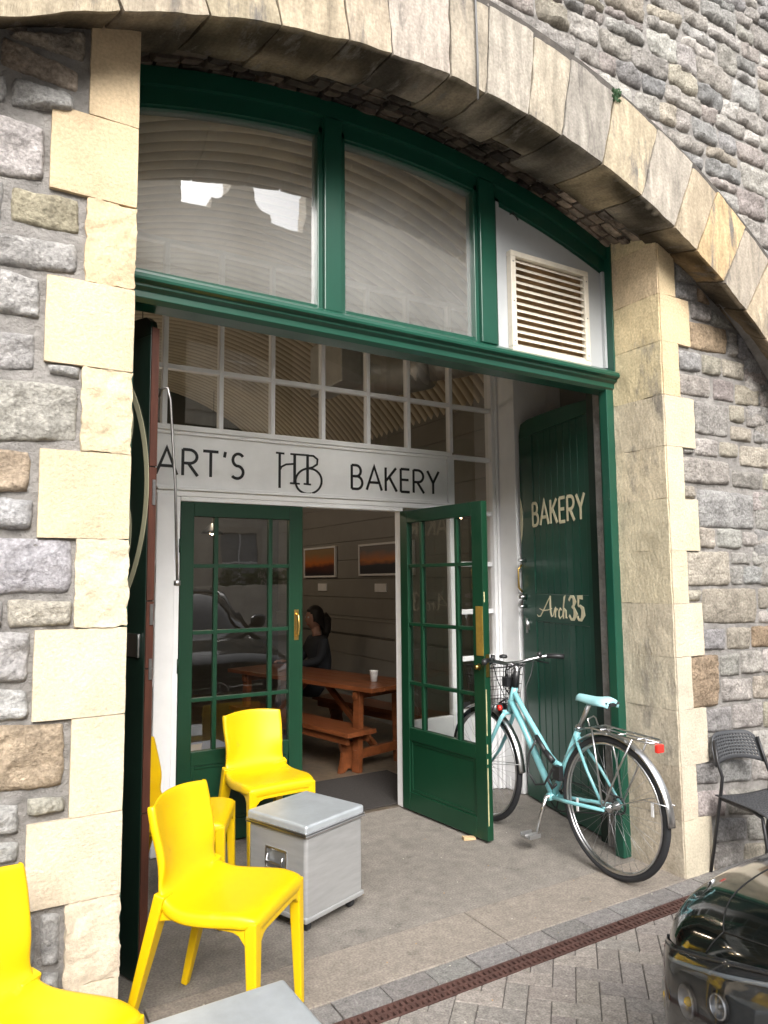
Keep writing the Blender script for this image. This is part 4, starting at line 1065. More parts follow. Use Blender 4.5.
# tyre reflective stripe
for yc in (RA, RF):
    pass
fmB = MB()
BB = (.449, .292)
fmB.tube([P(.80, .765), P(.70, .645), P(*BB)], [.021, .021, .020], 14)
fmB.tube([P(.765, .815), P(.66, .70), P(.545, .585), P(.47, .505), P(.42, .475), P(.352, .462)], .0165, 14)
fmB.tube([P(*BB), P(.236, .695)], .0165, 14)
for sx in (-1, 1):
    fmB.tube([P(.262, .655, sx * .012), P(.14, .50, sx * .048), P(RA, .345, sx * .062)], [.0085, .008, .007], 10)
    fmB.tube([P(.43, .292, sx * .02), P(.30, .305, sx * .045), P(RA, .338, sx * .064)], [.011, .010, .0085], 10)
fmB.tube([P(.757, .845), P(.815, .70)], .019, 14)
fmB.tube([P(BB[0], BB[1], -.035), P(BB[0], BB[1], .035)], .022, 14)
fmB.build('frame', CYAN, bk, local=True)
b = MB()
for sx in (-1, 1):
    b.tube([P(.822, .685, sx * .03), P(.835, .66, sx * .045), P(.90, .55, sx * .052), P(.98, .43, sx * .052), P(RF, .347, sx * .052)], [.014, .013, .012, .010, .008], 10)
b.tube([P(.822, .69, -.04), P(.822, .69, .04)], .016, 10)
b.build('fork', CYAN, bk, local=True)
b = MB(); b.tube([P(.240, .69), P(.154, .842)], .0125, 12); b.tube([P(.243, .685), P(.232, .705)], .02, 12); b.build('seat_post', SILVER, bk, local=True)
# saddle
rows = []
for s_, w_, z_, h_ in ((.0, .035, .868, .014), (.01, .052, .876, .022), (.04, .060, .877, .026), (.08, .050, .873, .024), (.12, .034, .871, .022), (.18, .024, .875, .020), (.225, .018, .877, .018), (.24, .010, .874, .012)):
    row = []
    for i in range(13):
        a = math.pi * i / 12; row.append((w_ * math.cos(a), s_, z_ - .022 + h_ * math.sin(a) ** .7 - (.012 * (abs(math.cos(a)) ** 3))))
    rows.append(row)
b = MB(); b.grid(rows, True); sd = b.build('saddle', M('saddle_turquoise', (.33, .62, .66), .5, stain=(30, (.5, .7, .72), .62)), bk, local=True)
q = sd.modifiers.new('s', 'SOLIDIFY'); q.thickness = .012; q.offset = 0
b = MB()
for sx in (-1, 1): b.tube([P(-.02, .862, sx * .03), P(.02, .842, sx * .022), P(.14, .838, sx * .02), P(.20, .862, sx * .012)], .004, 6)
b.box((-.045, .0, .842), (.045, .02, .864)); b.build('saddle_rail', BLKPL, sd, local=True)
# stem, handlebar
b = MB(); b.tube([P(.757, .84), P(.742, .91), P(.735, .955), P(.775, .985)], [.014, .014, .015, .014], 12)
b.tube([P(.70, 1.02, -.27), P(.72, 1.022, -.22), P(.765, 1.0, -.12), P(.778, .985, -.05), P(.778, .985, .05), P(.765, 1.0, .12), P(.72, 1.022, .22), P(.70, 1.02, .27)], .011, 10)
hbz = b.build('handlebar', SILVER, bk, local=True)
for sx in (-1, 1):
    b = MB(); b.tube([P(.655, 1.018, sx * .305), P(.69, 1.02, sx * .278), P(.722, 1.022, sx * .222)], [.017, .016, .015], 10); b.build('grip', BLKPL, hbz, local=True)
    b = MB(); b.tube([P(.745, 1.01, sx * .16), P(.765, .99, sx * .185), P(.735, .975, sx * .25)], [.007, .006, .005], 8); b.tube([P(.735, 1.015, sx * .185), P(.74, 1.045, sx * .175)], .014, 10); b.build('brake_lever', BLKPL, hbz, local=True)
b = MB(); b.lathe([(0, .0), (.02, .002), (.026, .012), (.02, .022), (0, .026)], P(.75, 1.02, -.09), 'Z', 14); b.build('bell', BLKPL, hbz, local=True)
b = MB()
for sx in (-1, 1): b.tube([P(.745, .99, sx * .15), P(.84, .98, sx * .10), P(.86, .88, sx * .05), P(.83, .78, sx * .02), P(.80, .70, sx * .025)], .0028, 6)
b.tube([P(.745, .99, .14), P(.70, .93, .08), P(.70, .84, .03), P(.66, .69, .022)], .0028, 6)
b.tube([P(.757, .85), P(.745, .90), P(.738, .945)], [.021, .019, .018], 12)
for i in range(7):
    a = i * .9; b.tube([P(.74 + .03 * math.cos(a), .985, .07 * math.sin(a)), P(.80 + .02 * math.cos(a * 2), .94, .05 * math.sin(a)), P(.825, .88 - .01 * i, .03 * math.sin(a * 3)), P(.79, .80, .02 * math.sin(a))], .0032, 6)
b.box((-.035, .79, .845), (.035, .835, .90))
b.build('brake_cable', BLKPL, bk, local=True)
# basket (wire)
b = MB(); bx0, bx1, by0, by1, bz0, bz1 = -.15, .15, .85, 1.07, .735, .955
def loop(z, k, r_):
    x0, x1, y0, y1 = bx0 * k, bx1 * k, by0 + (1 - k) * .02, by1 - (1 - k) * .15
    b.tube([(x0, y0, z), (x0, y1, z), (x1, y1, z), (x1, y0, z)], r_, 6, closed=True)
for z, k, r_ in ((bz0, .78, .003), (.79, .84, .0018), (.845, .9, .0018), (.90, .95, .0018), (bz1, 1.0, .0045)): loop(z, k, r_)
for i in range(12):
    u = i / 11
    for yy, yk in ((by0, by0 + .005), (by1, by1 - .033)): b.tube([(bx0 + (bx1 - bx0) * u, yy, bz1), ((bx0 + (bx1 - bx0) * u) * .78, yk, bz0)], .0016, 5)
    b.tube([((bx0 + (bx1 - bx0) * u) * .78, by0 + .005, bz0), ((bx0 + (bx1 - bx0) * u) * .78, by1 - .033, bz0)], .0016, 5)
for i in range(1, 8):
    yv = by0 + (by1 - by0) * i / 8
    for x_ in (bx0, bx1): b.tube([(x_, yv, bz1), (x_ * .78, by0 + .005 + (by1 - by0 - .038) * i / 8, bz0)], .0016, 5)
b.tube([P(.86, .74, -.04), P(.80, .78, -.02)], .006, 6); b.tube([P(.86, .74, .04), P(.80, .78, .02)], .006, 6)
b.tube([P(.865, .735, -.07), P(.95, .60, -.075), P(1.05, .36, -.075)], .004, 6)
b.build('basket', BLKPL, bk, local=True)
b = MB(); b.lathe([(0, 0), (.030, .004), (.034, .02), (.022, .055), (0, .06)], P(.86, .705, 0), 'Y', 14); hl = b.build('front_lamp', BLKPL, bk, local=True)
b = MB(); b.lathe([(0, 0), (.018, .002), (.018, .02), (0, .025)], P(.86, .712, -.05), 'X', 12); b.build('lamp_lens', M('red_lens', (.75, .03, .02), .25, coat=.5), hl, local=True)
# mudguards
def guard(yc, a0, a1, r_, wd, name):
    b = MB(); rows = []
    for i in range(33):
        a = R(a0 + (a1 - a0) * i / 32); row = []
        for j in range(9):
            u = -1 + j / 4; rr_ = r_ - .012 * u * u; row.append((u * wd, yc + rr_ * math.cos(a), .345 + rr_ * math.sin(a)))
        rows.append(row)
    b.grid(rows, True); o = b.build(name, SILVER, bk, local=True); q = o.modifiers.new('s', 'SOLIDIFY'); q.thickness = .002
    return o
gd = guard(RA, 28, 180, .364, .024, 'mudguard'); guard(RF, 60, 178, .362, .024, 'mudguard')
for sx in (-1, 1):
    b = MB(); b.tube([P(RA, .345, sx * .066), P(-.20, .44, sx * .035), P(RA + .37 * math.cos(R(165)), .345 + .37 * math.sin(R(165)), sx * .022)], .0022, 6)
    b.build('mudguard_stay', SILVER, bk, local=True); b = MB(); b.tube([P(RF, .345, sx * .066), P(RF + .365 * math.cos(R(170)), .345 + .365 * math.sin(R(170)), sx * .022)], .0022, 6)
    b.build('mudguard_stay', SILVER, bk, local=True)
# rear rack
b = MB()
b.tube([P(.20, .70, -.055), P(.10, .726, -.058), P(-.24, .716, -.055), P(-.27, .714, -.03), P(-.27, .714, .03), P(-.24, .716, .055), P(.10, .726, .058), P(.20, .70, .055)], .0048, 8)
for s_ in (.05, -.08, -.2): b.tube([P(s_, .722, -.055), P(s_, .722, .055)], .004, 6)
b.tube([P(.12, .725, 0), P(-.28, .715, 0)], .004, 6)
for sx in (-1, 1):
    b.tube([P(.09, .724, sx * .058), P(.05, .56, sx * .070), P(RA + .004, .36, sx * .070)], .0048, 8)
    b.tube([P(-.17, .718, sx * .056), P(-.08, .54, sx * .070), P(RA - .004, .36, sx * .070)], .0048, 8)
b.tube([P(.13, .726, -.03), P(.145, .76, -.03), P(.13, .775, 0), P(.145, .76, .03), P(.13, .726, .03)], .004, 6)
b.build('rear_rack', SILVER, bk, local=True)
b = MB(); b.box((-.024, -.292, .670), (.024, -.272, .708)); tl = b.build('tail_lamp', M('red_lens', (.75, .03, .02), .25, coat=.5), bk, local=True, bevel=.005)
# crank, pedals, chain, chainring
b = MB(); b.tube([P(.449, .292, -.052), P(.475, .20, -.066), P(.505, .095, -.072)], [.011, .010, .009], 10); b.tube([P(.449, .292, .052), P(.42, .385, .066), P(.395, .485, .072)], [.011, .010, .009], 10); b.tube([P(.449, .292, -.06), P(.449, .292, .06)], .010, 10); ck = b.build('crank', CHROME, bk, local=True)
for x_, s_, z_ in ((-.115, .510, .085), (.115, .392, .493)):
    b = MB(); b.box((x_ - .042, s_ - .040, z_ - .011), (x_ + .038, s_ + .040, z_ - .002)); b.box((x_ - .042, s_ - .042, z_ - .001), (x_ + .038, s_ - .034, z_ + .012)); b.box((x_ - .042, s_ + .034, z_ - .001), (x_ + .038, s_ + .042, z_ + .012)); b.tube([(x_ - .045, s_, z_ + .002), (x_ + .045, s_, z_ + .002)], .008, 8); b.build('pedal', M('grey_metal', (.35, .35, .35), .45, .8), ck, local=True, bevel=.002)
b = MB(); n = 40
b.tube([P(.449 + .088 * math.cos(a), .292 + .088 * math.sin(a), .045) for a in [2 * math.pi * i / n for i in range(n)]], .005, 6, closed=True)
for i in range(5): a = 2 * math.pi * i / 5; b.tube([P(.449, .292, .045), P(.449 + .086 * math.cos(a), .292 + .086 * math.sin(a), .045)], .005, 6)
b.tube([P(.449, .382, .045), P(RA, .388, .045)], .004, 6); b.tube([P(.449, .203, .045), P(RA, .300, .045)], .004, 6)
b.tube([P(RA + .04 * math.cos(a), .345 + .04 * math.sin(a), .045) for a in [2 * math.pi * i / 24 for i in range(24)]], .006, 6, closed=True)
b.build('chain', BLKPL, bk, local=True)
b = MB(); b.tube([P(.39, .34, -.02), P(.30, .20, -.09), P(.235, .08, -.135)], .0065, 8); kx = b
# lock
lkk = MB()
lkk.tube([P(.545, .60, -.03), P(.455, .535, -.045)], .014, 10); lkk.tube([P(.455, .535, -.045), P(.395, .495, -.045)], .017, 10)
lkk.tube([P(.53, .59, -.04), P(.575, .50, -.06), P(.585, .40, -.06), P(.53, .34, -.055), P(.46, .36, -.05), P(.42, .42, -.05)], .006, 8)
lkk.box((-.05, .345, .40), (-.02, .395, .475))
lkk.tube([P(.35, .46, -.03), P(.40, .45, -.05), P(.43, .39, -.055), P(.40, .35, -.05), P(.37, .38, -.05)], .008, 8)
tag(lkk.build('bicycle_lock', BLKPL, bk, local=True), None)
b = MB()
for yc in (RA, RF): 
    b.tube([P(yc + .034 + .288 * 0, .345, 0), P(yc, .345, 0)], .003, 5)

# ================================================================== BLACK PERFORATED CHAIR
t = thing('black_chair', 'black metal chair with perforated plastic back beside the stone pier', 'chair', (3.49, 2.20, -.003), R(-13))
t.scale = (.84, .93, .94)
BLKM = M('black_tube_paint', (.015, .015, .017), .4)
PLS = M('dark_grey_plastic', (.045, .047, .052), .5, bump=(150, .1, .002))
for sx in (-1, 1):
    b = MB(); b.tube([(sx * .212, .205, .0), (sx * .198, .165, .22), (sx * .184, .125, .45), (sx * .180, .115, .52), (sx * .178, .150, .60), (sx * .165, .175, .70)], .0095, 10); b.build('back_leg', BLKM, t, local=True)
    b = MB(); b.tube([(sx * .190, -.20, .0), (sx * .186, -.175, .22), (sx * .184, -.150, .385), (sx * .184, -.10, .40), (sx * .184, .12, .405)], .0095, 10); b.build('front_leg', BLKM, t, local=True)
b = MB(); b.tube([(-.184, .12, .402), (.184, .12, .402)], .008, 8); b.tube([(-.184, -.13, .392), (.184, -.13, .392)], .008, 8); b.build('stretcher', BLKM, t, local=True)
def perfo(mb, fn, nu, nv, hole):
    # plate of cells with round holes, fn(u,v)->point, u,v in 0..1
    for i in range(nu):
        for j in range(nv):
            u0, v0 = i / nu, j / nv; du, dv = 1 / nu, 1 / nv; c = (u0 + du / 2, v0 + dv / 2)
            edge = j in (0, nv - 1) or i in (0, nu - 1)
            n = 8; out_ = [(1, 0), (1, 1), (0, 1), (-1, 1), (-1, 0), (-1, -1), (0, -1), (1, -1)]
            if edge:
                mb.add([fn(u0, v0), fn(u0 + du, v0), fn(u0 + du, v0 + dv), fn(u0, v0 + dv)], [(0, 1, 2, 3)], smooth=True); continue
            vs = [fn(c[0] + a * du / 2, c[1] + b_ * dv / 2) for a, b_ in out_] + [fn(c[0] + hole * du / 2 * math.cos(k * math.pi / 4), c[1] + hole * dv / 2 * math.sin(k * math.pi / 4)) for k in range(8)]
            mb.add(vs, [(k, (k + 1) % 8, 8 + (k + 1) % 8, 8 + k) for k in range(8)], smooth=True)
b = MB()
def fb(u, v):
    x = (-1 + 2 * u); hw = .186 - .022 * max(0, v - .55) / .45 * 1.0; cor = 1 - .0 * v
    zt_ = .565 + v * .17 - (.03 * abs(x) ** 6 if v > .5 else 0) * (v - .5) * 2 + (1 - v) * .03 * (1 - x * x) 
    return (x * hw, .150 + v * .045 + .035 * (1 - x * x), zt_)
perfo(b, fb, 17, 9, .55); o = b.build('backrest', PLS, t, local=True)
q = o.modifiers.new('w', 'WELD'); q.merge_threshold = .0005; q = o.modifiers.new('s', 'SOLIDIFY'); q.thickness = .006
b = MB()
def fs_(u, v): x = -1 + 2 * u; return (x * .195, -.20 + v * .36, .420 - .012 * (1 - x * x) - (.02 * (1 - v) ** 6))
perfo(b, fs_, 17, 15, .45); o = b.build('seat', PLS, t, local=True)
q = o.modifiers.new('w', 'WELD'); q.merge_threshold = .0005; q = o.modifiers.new('s', 'SOLIDIFY'); q.thickness = .007

# ================================================================== CAR
CX, CYF = 2.245, 1.31
car = thing('parked_car', 'shiny black hatchback parked nose in to the bakery at the right edge', 'car', (CX, CYF, -.012), R(0))
# sections: d behind nose -> half profile of (x,z) from roofline centre to sill
def sec(d):
    K = [(0.0, [(0, .700), (.25, .698), (.45, .680), (.55, .648), (.60, .600), (.615, .52), (.61, .40), (.60, .28), (.57, .18)]),
         (.035, [(0, .722), (.30, .720), (.50, .702), (.60, .668), (.655, .615), (.672, .53), (.668, .40), (.655, .27), (.62, .17)]),
         (.12, [(0, .760), (.32, .756), (.55, .736), (.67, .702), (.735, .650), (.758, .55), (.755, .40), (.74, .27), (.70, .16)]),
         (.30, [(0, .815), (.34, .811), (.60, .792), (.74, .755), (.81, .700), (.835, .58), (.835, .42), (.82, .28), (.78, .17)]),
         (.60, [(0, .870), (.36, .866), (.64, .848), (.79, .812), (.86, .755), (.880, .62), (.880, .44), (.865, .28), (.82, .18)]),
         (1.1, [(0, .930), (.38, .927), (.66, .912), (.81, .880), (.88, .820), (.900, .66), (.900, .45), (.885, .28), (.84, .18)]),
         (1.5, [(0, .955), (.38, .955), (.66, .950), (.82, .925), (.885, .860), (.905, .68), (.905, .45), (.89, .28), (.84, .18)]),
         (3.4, [(0, .975), (.38, .975), (.66, .970), (.82, .945), (.885, .880), (.905, .70), (.905, .45), (.89, .28), (.84, .18)]),
         (4.0, [(0, .960), (.36, .960), (.60, .955), (.74, .930), (.80, .870), (.83, .70), (.83, .45), (.80, .30), (.76, .20)]),
         (4.2, [(0, .90), (.34, .90), (.56, .89), (.68, .86), (.74, .80), (.76, .68), (.76, .45), (.74, .30), (.70, .22)])]
    for (d0, a), (d1, b_) in zip(K, K[1:]):
        if d0 <= d <= d1:
            t_ = (d - d0) / (d1 - d0); return [((p[0] + (q_[0] - p[0]) * t_), p[1] + (q_[1] - p[1]) * t_) for p, q_ in zip(a, b_)]
    return K[-1][1]
def catm(P_, t_):
    n = len(P_) - 1; x = max(0, min(n - 1e-6, t_ * n)); i = int(x); f_ = x - i
    p0 = P_[max(0, i - 1)]; p1 = P_[i]; p2 = P_[i + 1]; p3 = P_[min(n, i + 2)]
    return tuple(.5 * (2 * b_ + (c - a) * f_ + (2 * a - 5 * b_ + 4 * c - e) * f_ ** 2 + (3 * b_ - a - 3 * c + e) * f_ ** 3) for a, b_, c, e in zip(p0, p1, p2, p3))
def body(d, t_, sgn, off=0):
    def raw(d_, tt): x, z = catm(sec(max(0, min(4.2, d_))), tt); return Vector((sgn * x, -d_, z))
    p = raw(d, t_)
    if off:
        du = raw(d + .01, t_) - raw(max(0, d - .01), t_); dv = raw(d, min(1, t_ + .01)) - raw(d, max(0, t_ - .01)); n_ = du.cross(dv)
        if n_.length > 0:
            n_.normalize()
            if n_.dot(Vector((sgn * .8, .5 if d < .5 else 0, .4))) < 0: n_ = -n_
            p = p + n_ * off
    return p
ds = [0, .012, .025, .05, .08, .12, .17, .23, .30, .38, .48, .6, .75, .9, 1.1, 1.3, 1.5, 2, 2.5, 3, 3.4, 3.7, 4.0, 4.2]
b = MB(); rows = []
for d_ in ds:
    r1 = [tuple(body(d_, i / 30, -1)) for i in range(30, -1, -1)]; r2 = [tuple(body(d_, i / 30, 1)) for i in range(1, 31)]
    rows.append(r1 + r2)
b.grid(rows, True)
for d_ in (0, 4.2):     # end caps, bulged
    ringp = [body(d_, i / 30, -1) for i in range(30, -1, -1)] + [body(d_, i / 30, 1) for i in range(1, 31)]
    cpt = Vector((0, -d_ + (.035 if d_ == 0 else -.03), .45)); rows = []
    for k in range(7):
        s_ = k / 6; rows.append([tuple(Vector((p.x * (1 - s_) , -d_ + (.035 if d_ == 0 else -.03) * (1 - (1 - s_) ** 2), p.z * (1 - s_) + .45 * s_))) for p in ringp])
    b.grid(rows, True)
bd = b.build('car_body', CARP, car, local=True)
# bonnet seams: thin dark recess lines
SEAM = M('dark_gap', (.002, .002, .002), .8)
b = MB()
def along(mb, pts, r_): mb.tube(pts, r_, 6)
along(b, [body(.050, t_, s, .0005) for s in (-1,) for t_ in []] + [body(.16 + .10 * abs(k / 20) ** 3, abs(k) / 20 * .42, -1 if k < 0 else 1, .0004) for k in range(-20, 21)], .0016)
for s in (-1, 1): along(b, [body(.26 + .022 * k, .42, s, .0004) for k in range(0, 56)], .0016); along(b, [body(.26 - .004 * k, .42 + .012 * k, s, .0004) for k in range(0, 8)], .0016)
b.build('bonnet_seam', SEAM, car, local=True)
# glasshouse
b = MB(); rows = []
for d_, zt_, hwb, hwt, zb in ((1.20, .945, .72, .70, .93), (1.45, 1.14, .80, .66, .94), (1.75, 1.33, .82, .60, .95), (2.0, 1.40, .83, .57, .95), (2.6, 1.425, .83, .56, .95), (3.2, 1.38, .82, .55, .95), (3.7, 1.22, .78, .53, .95), (3.95, .97, .74, .58, .95)):
    row = []
    for i in range(13):
        u = -1 + i / 6; 
        if abs(u) > .66: k = (abs(u) - .66) / .34; x = (hwt + (hwb - hwt) * k) * (1 if u > 0 else -1); z = zt_ - .03 + (zb - zt_ + .03) * k
        else: x = u / .66 * hwt; z = zt_ - .03 * (u / .66) ** 4
        row.append((x, -d_, z))
    rows.append(row)
b.grid(rows, True); gh = b.build('cabin_glass', DARKGL, car, local=True)
b = MB(); rows = []
for d_, zt_, hwt in ((1.88, 1.375, .585), (2.0, 1.405, .575), (2.6, 1.43, .565), (3.2, 1.385, .555), (3.5, 1.30, .54)):
    rows.append([(hwt * u, -d_, zt_ + .004 - .03 * abs(u) ** 4) for u in [-1 + i / 5 for i in range(11)]])
b.grid(rows, True); o = b.build('roof', CARP, car, local=True); q = o.modifiers.new('s', 'SOLIDIFY'); q.thickness = .02; q.offset = 1
for s in (-1, 1):
    b = MB(); b.tube([(s * .72, -1.18, .95), (s * .665, -1.45, 1.15), (s * .60, -1.80, 1.36), (s * .575, -2.1, 1.405)], .022, 8); b.build('windscreen_pillar', CARP, car, local=True)
for s in (-1, 1):
    b = MB(); b.lathe([(0, -.10), (.05, -.09), (.075, -.03), (.08, .03), (.06, .075), (0, .085)], (s * .95, -1.45, 1.02), 'X', 16); b.box((s * .83, -1.47, .95), (s * .93, -1.43, .99)); b.build('wing_mirror', CARP, car, local=True)
# wheels
for yy in (-.78, -3.45):
    for s in (-1, 1):
        b = MB(); b.lathe([(.20, -.10), (.29, -.105), (.315, -.08), (.318, 0), (.315, .08), (.29, .105), (.20, .10)], (s * .82, yy, .305), 'X', 36); o = b.build('wheel', RUBBER, car, local=True)
        b = MB(); b.lathe([(0, s * .10), (.06, s * .10), (.19, s * .085), (.205, s * .108), (.21, s * .09)], (s * .82, yy, .305), 'X', 30); b.build('rim', SILVER, o, local=True)
        b = MB(); b.tube([(s * .90, yy + .345 * math.cos(a), .305 + .345 * math.sin(a)) for a in [math.pi * i / 16 for i in range(17)]], .018, 8); b.build('arch_trim', BLKPL, o, local=True)
# headlights
HGL = glass('headlight_glass', (.88, .90, .92), .8, .02)
HBL = M('headlight_dark', (.045, .05, .055), .6, 0); HCH = M('headlight_chrome', (.36, .37, .39), .28, .9); YGLINT = M('yellow_reflection_lens', (.85, .55, .02), .2, coat=1)  # yellow inner lens colour stands in for the chairs' reflection
def hl_pt(u, v, s, off):       # u 0 front..1 back, v 0 top..1 bottom
    d_ = .008 + u * .46 ; t_top = .53 - .05 * u; t_bot = .90 - .22 * u ** 1.5
    return body(d_, t_top + (t_bot - t_top) * v, s, off)
for s in (-1, 1):
    b = MB(); n = 16
    b.grid([[hl_pt(i / n, j / 12, s, .0025) for j in range(13)] for i in range(n + 1)], True); h_ = b.build('headlight', HBL, car, local=True)
    b = MB(); rows = []
    for i in range(n + 1):
        rows.append([hl_pt(i / n, j / 12, s, .004 + .012 * (1 - abs(2 * i / n - 1) ** 6) * (1 - abs(2 * j / 12 - 1) ** 6)) for j in range(13)])
    b.grid(rows, True); b.build('lens', HGL, h_, local=True)
    for (u, v, r_, am) in ((.16, .38, .036, True), (.40, .35, .034, True), (.64, .33, .026, False)):
        c0 = hl_pt(u, v, s, .004); t1 = (hl_pt(u + .04, v, s, .004) - hl_pt(u - .04, v, s, .004)).normalized(); nrm = (hl_pt(u, v, s, .02) - c0).normalized(); t2 = nrm.cross(t1).normalized()
        def disc(mb, r0, r1, o0, o1, n_=26, c0=c0, t1=t1, t2=t2, nrm=nrm):
            vs = []
            for rr_, oo in ((r0, o0), (r1, o1)):
                for k in range(n_): a_ = 2 * math.pi * k / n_; vs.append(tuple(c0 + t1 * math.cos(a_) * rr_ + t2 * math.sin(a_) * rr_ + nrm * oo * .62))
            mb.add(vs, [(k, (k + 1) % n_, n_ + (k + 1) % n_, n_ + k) for k in range(n_)], smooth=True)
        b = MB(); disc(b, r_, r_ * .86, .014, .018); disc(b, r_ * .86, r_ * .62, .018, .006); disc(b, r_ * .62, r_ * .40, .006, .001); disc(b, r_ * .40, .0005, .001, .0005); b.build('reflector_bowl', HCH, h_, local=True)
        b = MB(); disc(b, r_ * 1.12, r_ * 1.0, .006, .012); disc(b, r_, r_ * .97, .012, .016); b.build('bowl_trim', BLKPL, h_, local=True)
        b = MB(); b.lathe([(r_ * .30 * math.sin(a_), -r_ * .30 * math.cos(a_)) for a_ in [math.pi * k / 10 for k in range(11)]], tuple(c0 + nrm * .002), 'X', 14); b.build('yellow_glint_bulb' if am else 'clear_bulb', YGLINT if am else HCH, h_, local=True)
    b = MB(); along(b, [hl_pt(k / 20, .11 + .03 * (k / 20), s, .006) for k in range(4, 20)], .005); b.build('light_strip', M('light_strip_white', (.40, .43, .46), .25), h_, local=True)
    b = MB(); along(b, [hl_pt(k / 20, .04, s, .004) for k in range(21)] + [hl_pt(1, k / 10, s, .004) for k in range(1, 11)] + [hl_pt(1 - k / 20, .98, s, .004) for k in range(1, 21)] + [hl_pt(0, 1 - k / 10, s, .004) for k in range(1, 11)], .004); b.build('lens_gasket', BLKPL, h_, local=True)
# grille with star emblem, bars, plate
b = MB(); b.prism([(-.43, .30), (.43, .30), (.46, .40), (.42, .56), (-.42, .56), (-.46, .40)], .028, .046, lambda u, v, d_: (u, d_, v)); gr = b.build('grille', BLKPL, car, local=True, bevel=.006)
b = MB()
for z_ in (.385, .475): 
    for x0, x1 in ((-.43, -.10), (.10, .43)): b.box((x0, .0465, z_ - .008), (x1, .060, z_ + .008))
for z_ in (.33, .43, .52):
    for x0, x1 in ((-.42, -.10), (.10, .42)): b.box((x0, .0465, z_ - .002), (x1, .052, z_ + .002))
b.build('grille_bar', CHROME, gr, local=True, bevel=.002)
b = MB(); b.tube([(.088 * math.cos(a), .062, .43 + .088 * math.sin(a)) for a in [2 * math.pi * k / 36 for k in range(36)]], .007, 8, closed=True)
for k in range(3):
    a = R(90 + 120 * k); b.bar((0, .062, .43), (.086 * math.cos(a), .062, .43 + .086 * math.sin(a)), .018, .010, (0, 1, 0), .003, .006)
b.build('star_emblem', CHROME, gr, local=True)
b = MB(); b.box((-.55, -.01, .175), (.55, .047, .235)); b.build('lower_intake', BLKPL, car, local=True, bevel=.01)

# ================================================================== INSIDE THE BAKERY
ta = R(15); rz = ta
def rp(x, y, c=(2.745, 4.82)):    # local along-table coordinates: +y along the table, +x across
    return (c[0] + x * math.cos(rz) - y * math.sin(rz), c[1] + x * math.sin(rz) + y * math.cos(rz))
t = thing('trestle_table', 'orange varnished wooden trestle table inside the bakery', 'table', (2.745, 4.82, .004), rz)
b = MB()
for i in range(4): b.box((.145 * i + .001, 0, .628), (.145 * i + .143, 1.95, .662))
b.build('tabletop', ORWOOD, t, local=True, bevel=.004)
for y in (.22, 1.72):
    for x in (.07, .50):
        b = MB(); b.bar((x, y, .626), (x + (.02 if x > .3 else -.02), y, 0), .05, .07, (0, 1, 0)); b.build('leg', ORWOOD, t, local=True, bevel=.004)
    b = MB(); b.box((.02, y - .02, .10), (.55, y + .02, .17)); b.build('crosspiece', ORWOOD, t, local=True, bevel=.004); b = MB(); b.box((.02, y - .02, .56), (.55, y + .02, .62)); b.build('crosspiece', ORWOOD, t, local=True, bevel=.004)
b = MB(); b.bar((.28, .25, .15), (.28, .85, .60), .04, .045); b.bar((.28, 1.68, .15), (.28, 1.10, .60), .04, .045); b.build('brace', ORWOOD, t, local=True, bevel=.003)
def bench(name, label, loc, rot):
    t = thing(name, label, 'bench', loc, rot, 'wooden benches at the bakery table')
    b = MB(); b.box((0, 0, .298), (.29, 1.75, .332)); b.box((.03, .05, .235), (.06, 1.70, .297)); b.box((.23, .05, .235), (.26, 1.70, .297)); b.build('seat', ORWOOD, t, local=True, bevel=.004)
    for y in (.16, 1.52):
        b = MB(); poly = [(.05, 0), (.10, 0), (.145, .03), (.19, 0), (.24, 0), (.22, .07), (.205, .15), (.235, .234), (.055, .234), (.085, .15), (.07, .07)]
        b.prism(poly, y, y + .035, lambda u, v, d_: (u, d_, v)); b.build('leg', ORWOOD, t, local=True, bevel=.003)
    return t
bench('wooden_bench', 'orange wooden bench on the near side of the trestle table', (2.579, 4.90, .004), R(9.6 + 2))
bench('wooden_bench', 'orange wooden bench behind the trestle table by the panelled wall', (3.48, 4.98, .004), R(12))
cup = thing('paper_cup', 'small white paper cup standing on the wooden table', 'cup', (*rp(.30, .28), .667))
b = MB(); b.lathe([(0, .001), (.026, .001), (.036, .085), (.038, .088), (.035, .086), (.026, .006), (0, .006)], (0, 0, 0), 'Z', 20); b.build('cup_wall', M('white_paper', (.8, .79, .77), .6), cup, local=True)
# second table set visible through the glass on the left
t = thing('wooden_table', 'low orange wooden table seen dimly through the closed glazed door', 'table', (.55, 5.2, .004), R(4))
b = MB(); b.box((0, 0, .60), (.75, 1.5, .635)); b.build('tabletop', ORWOOD, t, local=True, bevel=.004)
for x in (.05, .65):
    for y in (.06, 1.38): b = MB(); b.box((x, y, 0), (x + .055, y + .055, .599)); b.build('leg', ORWOOD, t, local=True, bevel=.003)
# blue crate
t = thing('blue_crate', 'blue plastic crate on the floor just inside the closed glazed door', 'crate', (1.33, 4.52, .004), R(5))
b = MB(); 
for q in (((-.17, -.12, 0), (.17, .12, .012)), ((-.17, -.12, .0125), (-.16, .12, .40)), ((.16, -.12, .0125), (.17, .12, .40)), ((-.1595, -.12, .0125), (.1595, -.11, .40)), ((-.1595, .11, .0125), (.1595, .12, .40))): b.box(*q)
b.build('crate_body', M('blue_plastic', (.04, .06, .42), .45), t, local=True, bevel=.004)
b = MB(); b.box((-.182, -.132, .401), (.182, .132, .47)); b.build('crate_lid', M('pale_blue_plastic', (.35, .45, .72), .4), t, local=True, bevel=.01)
